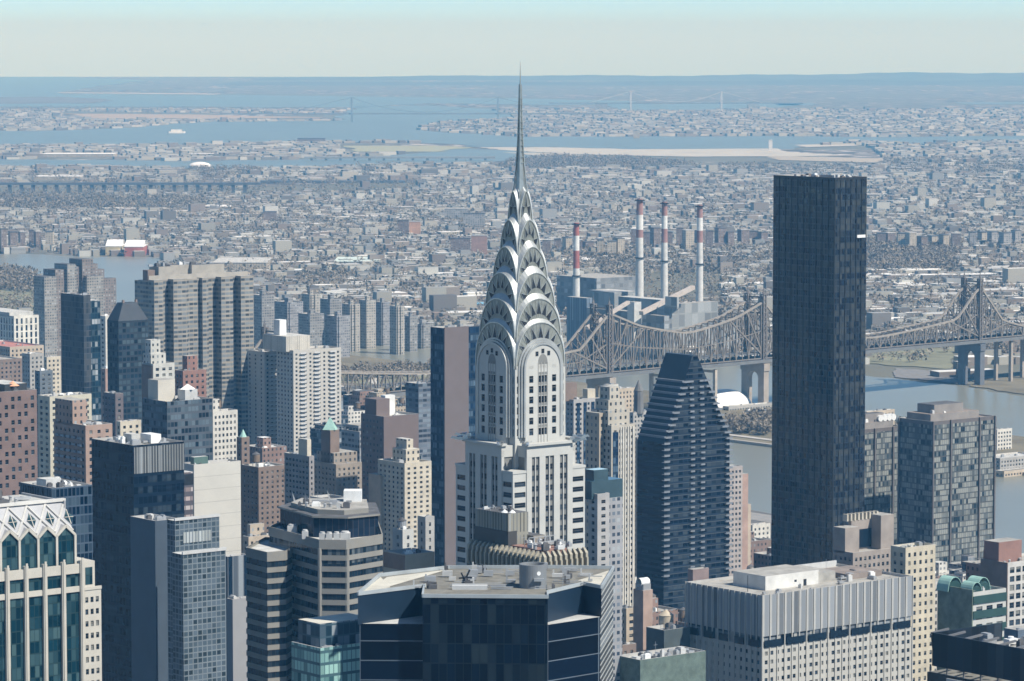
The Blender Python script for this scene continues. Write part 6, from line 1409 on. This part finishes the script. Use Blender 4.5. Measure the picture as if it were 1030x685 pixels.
# ================================================================== infill of ordinary city blocks
CAP = [(-40, 380), (37, 400), (60, 398), (95, 405), (142, 400), (176, 425), (243, 430), (300, 435), (343, 398), (363, 392), (420, 388), (433, 420), (478, 440), (592, 430), (606, 440), (636, 600), (737, 610), (741, 525), (774, 540), (778, 575), (866, 575), (872, 560), (1040, 565)]
def cap(px):
    for (a, ya), (b_, yb) in zip(CAP, CAP[1:]):
        if a <= px <= b_: return ya+(yb-ya)*(px-a)/(b_-a)
    return 600
fill_mats = [('brick red', fac('f_red', (.24, .165, .14), (.05, .055, .06), 2.7, 3.0, (.3, .7), (.28, .75)), 'red'), ('tan brick', fac('f_tan', (.38, .32, .25), (.06, .065, .07), 2.6, 3.0, (.3, .7), (.28, .75)), 'tan'),
    ('brown brick', fac('f_brown', (.22, .16, .14), (.05, .055, .06), 2.8, 3.0, (.3, .68), (.3, .75)), 'brown'), ('pale stone', fac('f_pale', (.50, .47, .42), (.07, .075, .08), 2.5, 3.1, (.28, .72), (.25, .78)), 'pale'),
    ('grey panel', fac('f_grey', (.30, .30, .30), (.05, .06, .075), 3.2, 3.1, (.1, .9), (.35, .85)), 'grey'), ('blue glass', fac('f_blue', (.10, .12, .14), (.03, .045, .06), 1.8, 3.4, (.06, .94), (.2, .92), gr=.1), 'blue'), ('white brick', fac('f_white', (.58, .57, .53), (.08, .085, .09), 2.8, 2.9, (.25, .75), (.28, .75)), 'white')]
roofs = [('tar', M_tar), ('pale', M_pale), ('gravel', M_gravel), ('white', M_white), ('brown', M_brownroof)]
r = random.Random(17); used = {}; nfill = 0
cands = []
for iu in range(-20, 125):
    for iv in range(-60, 190):
        u_ = iu*24.0+r.uniform(-2, 2); v_ = iv*21.0+r.uniform(-2, 2)
        if (iu*24) % 245 < 40 or (iv*21) % 84 < 16: continue
        x_ = GU.x*u_+GV.x*v_; y_ = GU.y*u_+GV.y*v_
        if not (1230 < y_ < 3250): continue
        if u_ > u_s-60: continue
        px, _ = proj(x_, y_, 0)
        if -30 < px < 1060: cands.append((y_, u_, v_, x_, px))
cands.sort()
def where(px, y_):
    L_ = [(60, 'at the far left edge'), (142, 'near the blue glass tower'), (243, 'by the shadow-striped block'), (345, 'around the pale apartment pair'), (433, 'left of the blank tower'), (480, 'beside the blank tower'), (600, 'just right of the spire'), (660, 'left of the wedge-roof tower'), (780, 'right of the wedge-roof tower'), (880, 'at the dark slab foot'), (2000, 'at the right edge')]
    return next(t for e, t in L_ if px < e)+(', close in' if y_ < 1700 else '' if y_ < 2300 else ', far back')
for y_, u_, v_, x_, px in cands:
    w_, d_ = r.uniform(15, 21), r.uniform(13, 18); k = r.random()
    H = r.uniform(16, 34) if k < .45 else r.uniform(34, 62) if k < .85 else r.uniform(60, 105)
    pt = cap(px); zmax = EYE-(pt+r.uniform(4, 26)-HY)*y_/F
    if 340 < px < 440 and y_ > 2050: H = r.uniform(35, 75)
    if px < 142 and y_ > 1900: H = r.uniform(25, 60)
    H = min(H, zmax)
    if H < 12: continue
    if any(u_ < f_[1] and u_+w_ > f_[0] and v_ < f_[3] and v_+d_ > f_[2] for f_ in FOOT): continue
    _, py = proj(x_, y_, H)
    if py > 700: continue
    vis = sum(1 for dx in (-34, -20, -10, -4, 2, 9, 20, 34) for dy in (1, 9, 24) if not hidden(px+dx*1200/y_*1.6, py+dy, y_))
    if vis == 0: continue
    nm, mt, adj = r.choice(fill_mats); rn, rm_ = r.choice(roofs); hs = 'low' if H < 34 else 'mid-height' if H < 62 else 'tall'
    lb = f'{hs} {nm} building with {rn} roof {where(px, y_)}'
    t = thing('infill_building', lb, 'building', (x_, y_, 0), GA, 'ordinary blocks of the near city'); b = B(); b.t = t; b.o = Vector((x_, y_, H)); b.w, b.d, b.H, b.U, b.V, b.D = w_, d_, H, GU, GV, y_
    shell(b, mt, rm_); block(b, 'lift_house', mt, w_*.3, w_*.62, d_*.35, d_*.7, H-1, H+r.uniform(2.5, 5), rm_)
    if r.random() < .4: block(b, 'setback', mt, w_*.12, w_*.8, d_*.2, d_*.9, H-1, H+r.uniform(2, 3.4), rm_)
    if y_ < 2300: clutter(b, 1, w_-3, 1, d_-3, H-1, 4, r.randint(0, 9999), .6, r.random() < .45)
    elif r.random() < .5: wtank(b, w_*.75, d_*.25, H-1)
    OCC.append((proj(*(Vector((x_, y_, 0))+GV*d_))[0], proj(*(Vector((x_, y_, 0))+GU*w_))[0], py+4, y_)); nfill += 1
print('infill', nfill)
# the nearest houses of the low town become objects of their own
B_ = QBOX; keep = []; sel = []
order = np.argsort(-B_[:, 4]*B_[:, 2]/B_[:, 1]**2*1e6)
cnt = 0; taken = np.zeros(len(B_), bool)
for i in order:
    x_, y_, w_, d_, h_ = B_[i, :5]; px, py = proj(x_, y_, h_)
    if not (4 < px < 1026) or y_ > 6500 or hidden(px, py+1, y_): continue
    taken[i] = True; sel.append(i); cnt += 1
    if cnt >= 260: break
wn = ['reddish brown', 'rust brown', 'tan', 'off-white', 'grey', 'dark brown', 'buff']; rn_ = ['white', 'light grey', 'grey', 'dark grey', 'black', 'tarry black', 'rusty', 'tan']
def zone(px, y_):
    a = next(t for e, t in ((150, 'at the left river bank'), (300, 'behind the wide shadowed block'), (480, 'left of the spire crown'), (600, 'behind the short chimney'), (720, 'around the power station'), (800, 'behind the bridge'), (900, 'just right of the dark slab'), (2000, 'beyond the right bridge tower')) if px < e)
    return a
for i in sel:
    x_, y_, w_, d_, h_, an, rc, wc = B_[i]; px, py = proj(x_, y_, h_)
    V = boxarrays(np.array([[0, 0, w_, d_, h_, 0, rc, wc]]))
    lb = f'{"long" if w_ > 28 else "small"} {wn[int(wc)]} block with {rn_[int(rc)]} roof {zone(px, y_)}'
    me = fastmesh('town_building', *V, M_attr); t = link('town_building', me, None, (x_, y_, 0), an); tag(t, lb, 'building', 'low buildings of the town across the river')
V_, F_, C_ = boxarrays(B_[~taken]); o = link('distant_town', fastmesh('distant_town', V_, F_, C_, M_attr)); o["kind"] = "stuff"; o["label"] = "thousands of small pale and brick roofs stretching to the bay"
print('town', len(B_), 'objs', len(bpy.data.objects))
# look-alikes: each label says which one of its row, counted from the left
ORD = ['leftmost', 'second from left', 'third from left', 'fourth from left', 'fifth from left', 'sixth from left', 'seventh from left', 'eighth from left', 'ninth from left', 'tenth from left', 'eleventh from left', 'twelfth from left', 'thirteenth from left']
same = {}
for o in COL.objects:
    if o.parent is None and o.get('category'): same.setdefault(o['label'], []).append(o)
for lb, os_ in same.items():
    if len(os_) > 1:
        os_.sort(key=lambda o: proj(*o.location)[0])
        for k, o in enumerate(os_):
            t_ = lb+', '+ORD[min(k, 12)]; o['label'] = t_ if len(t_.split()) < 17 else t_.replace(' building', '').replace(', close in', ' nearby')
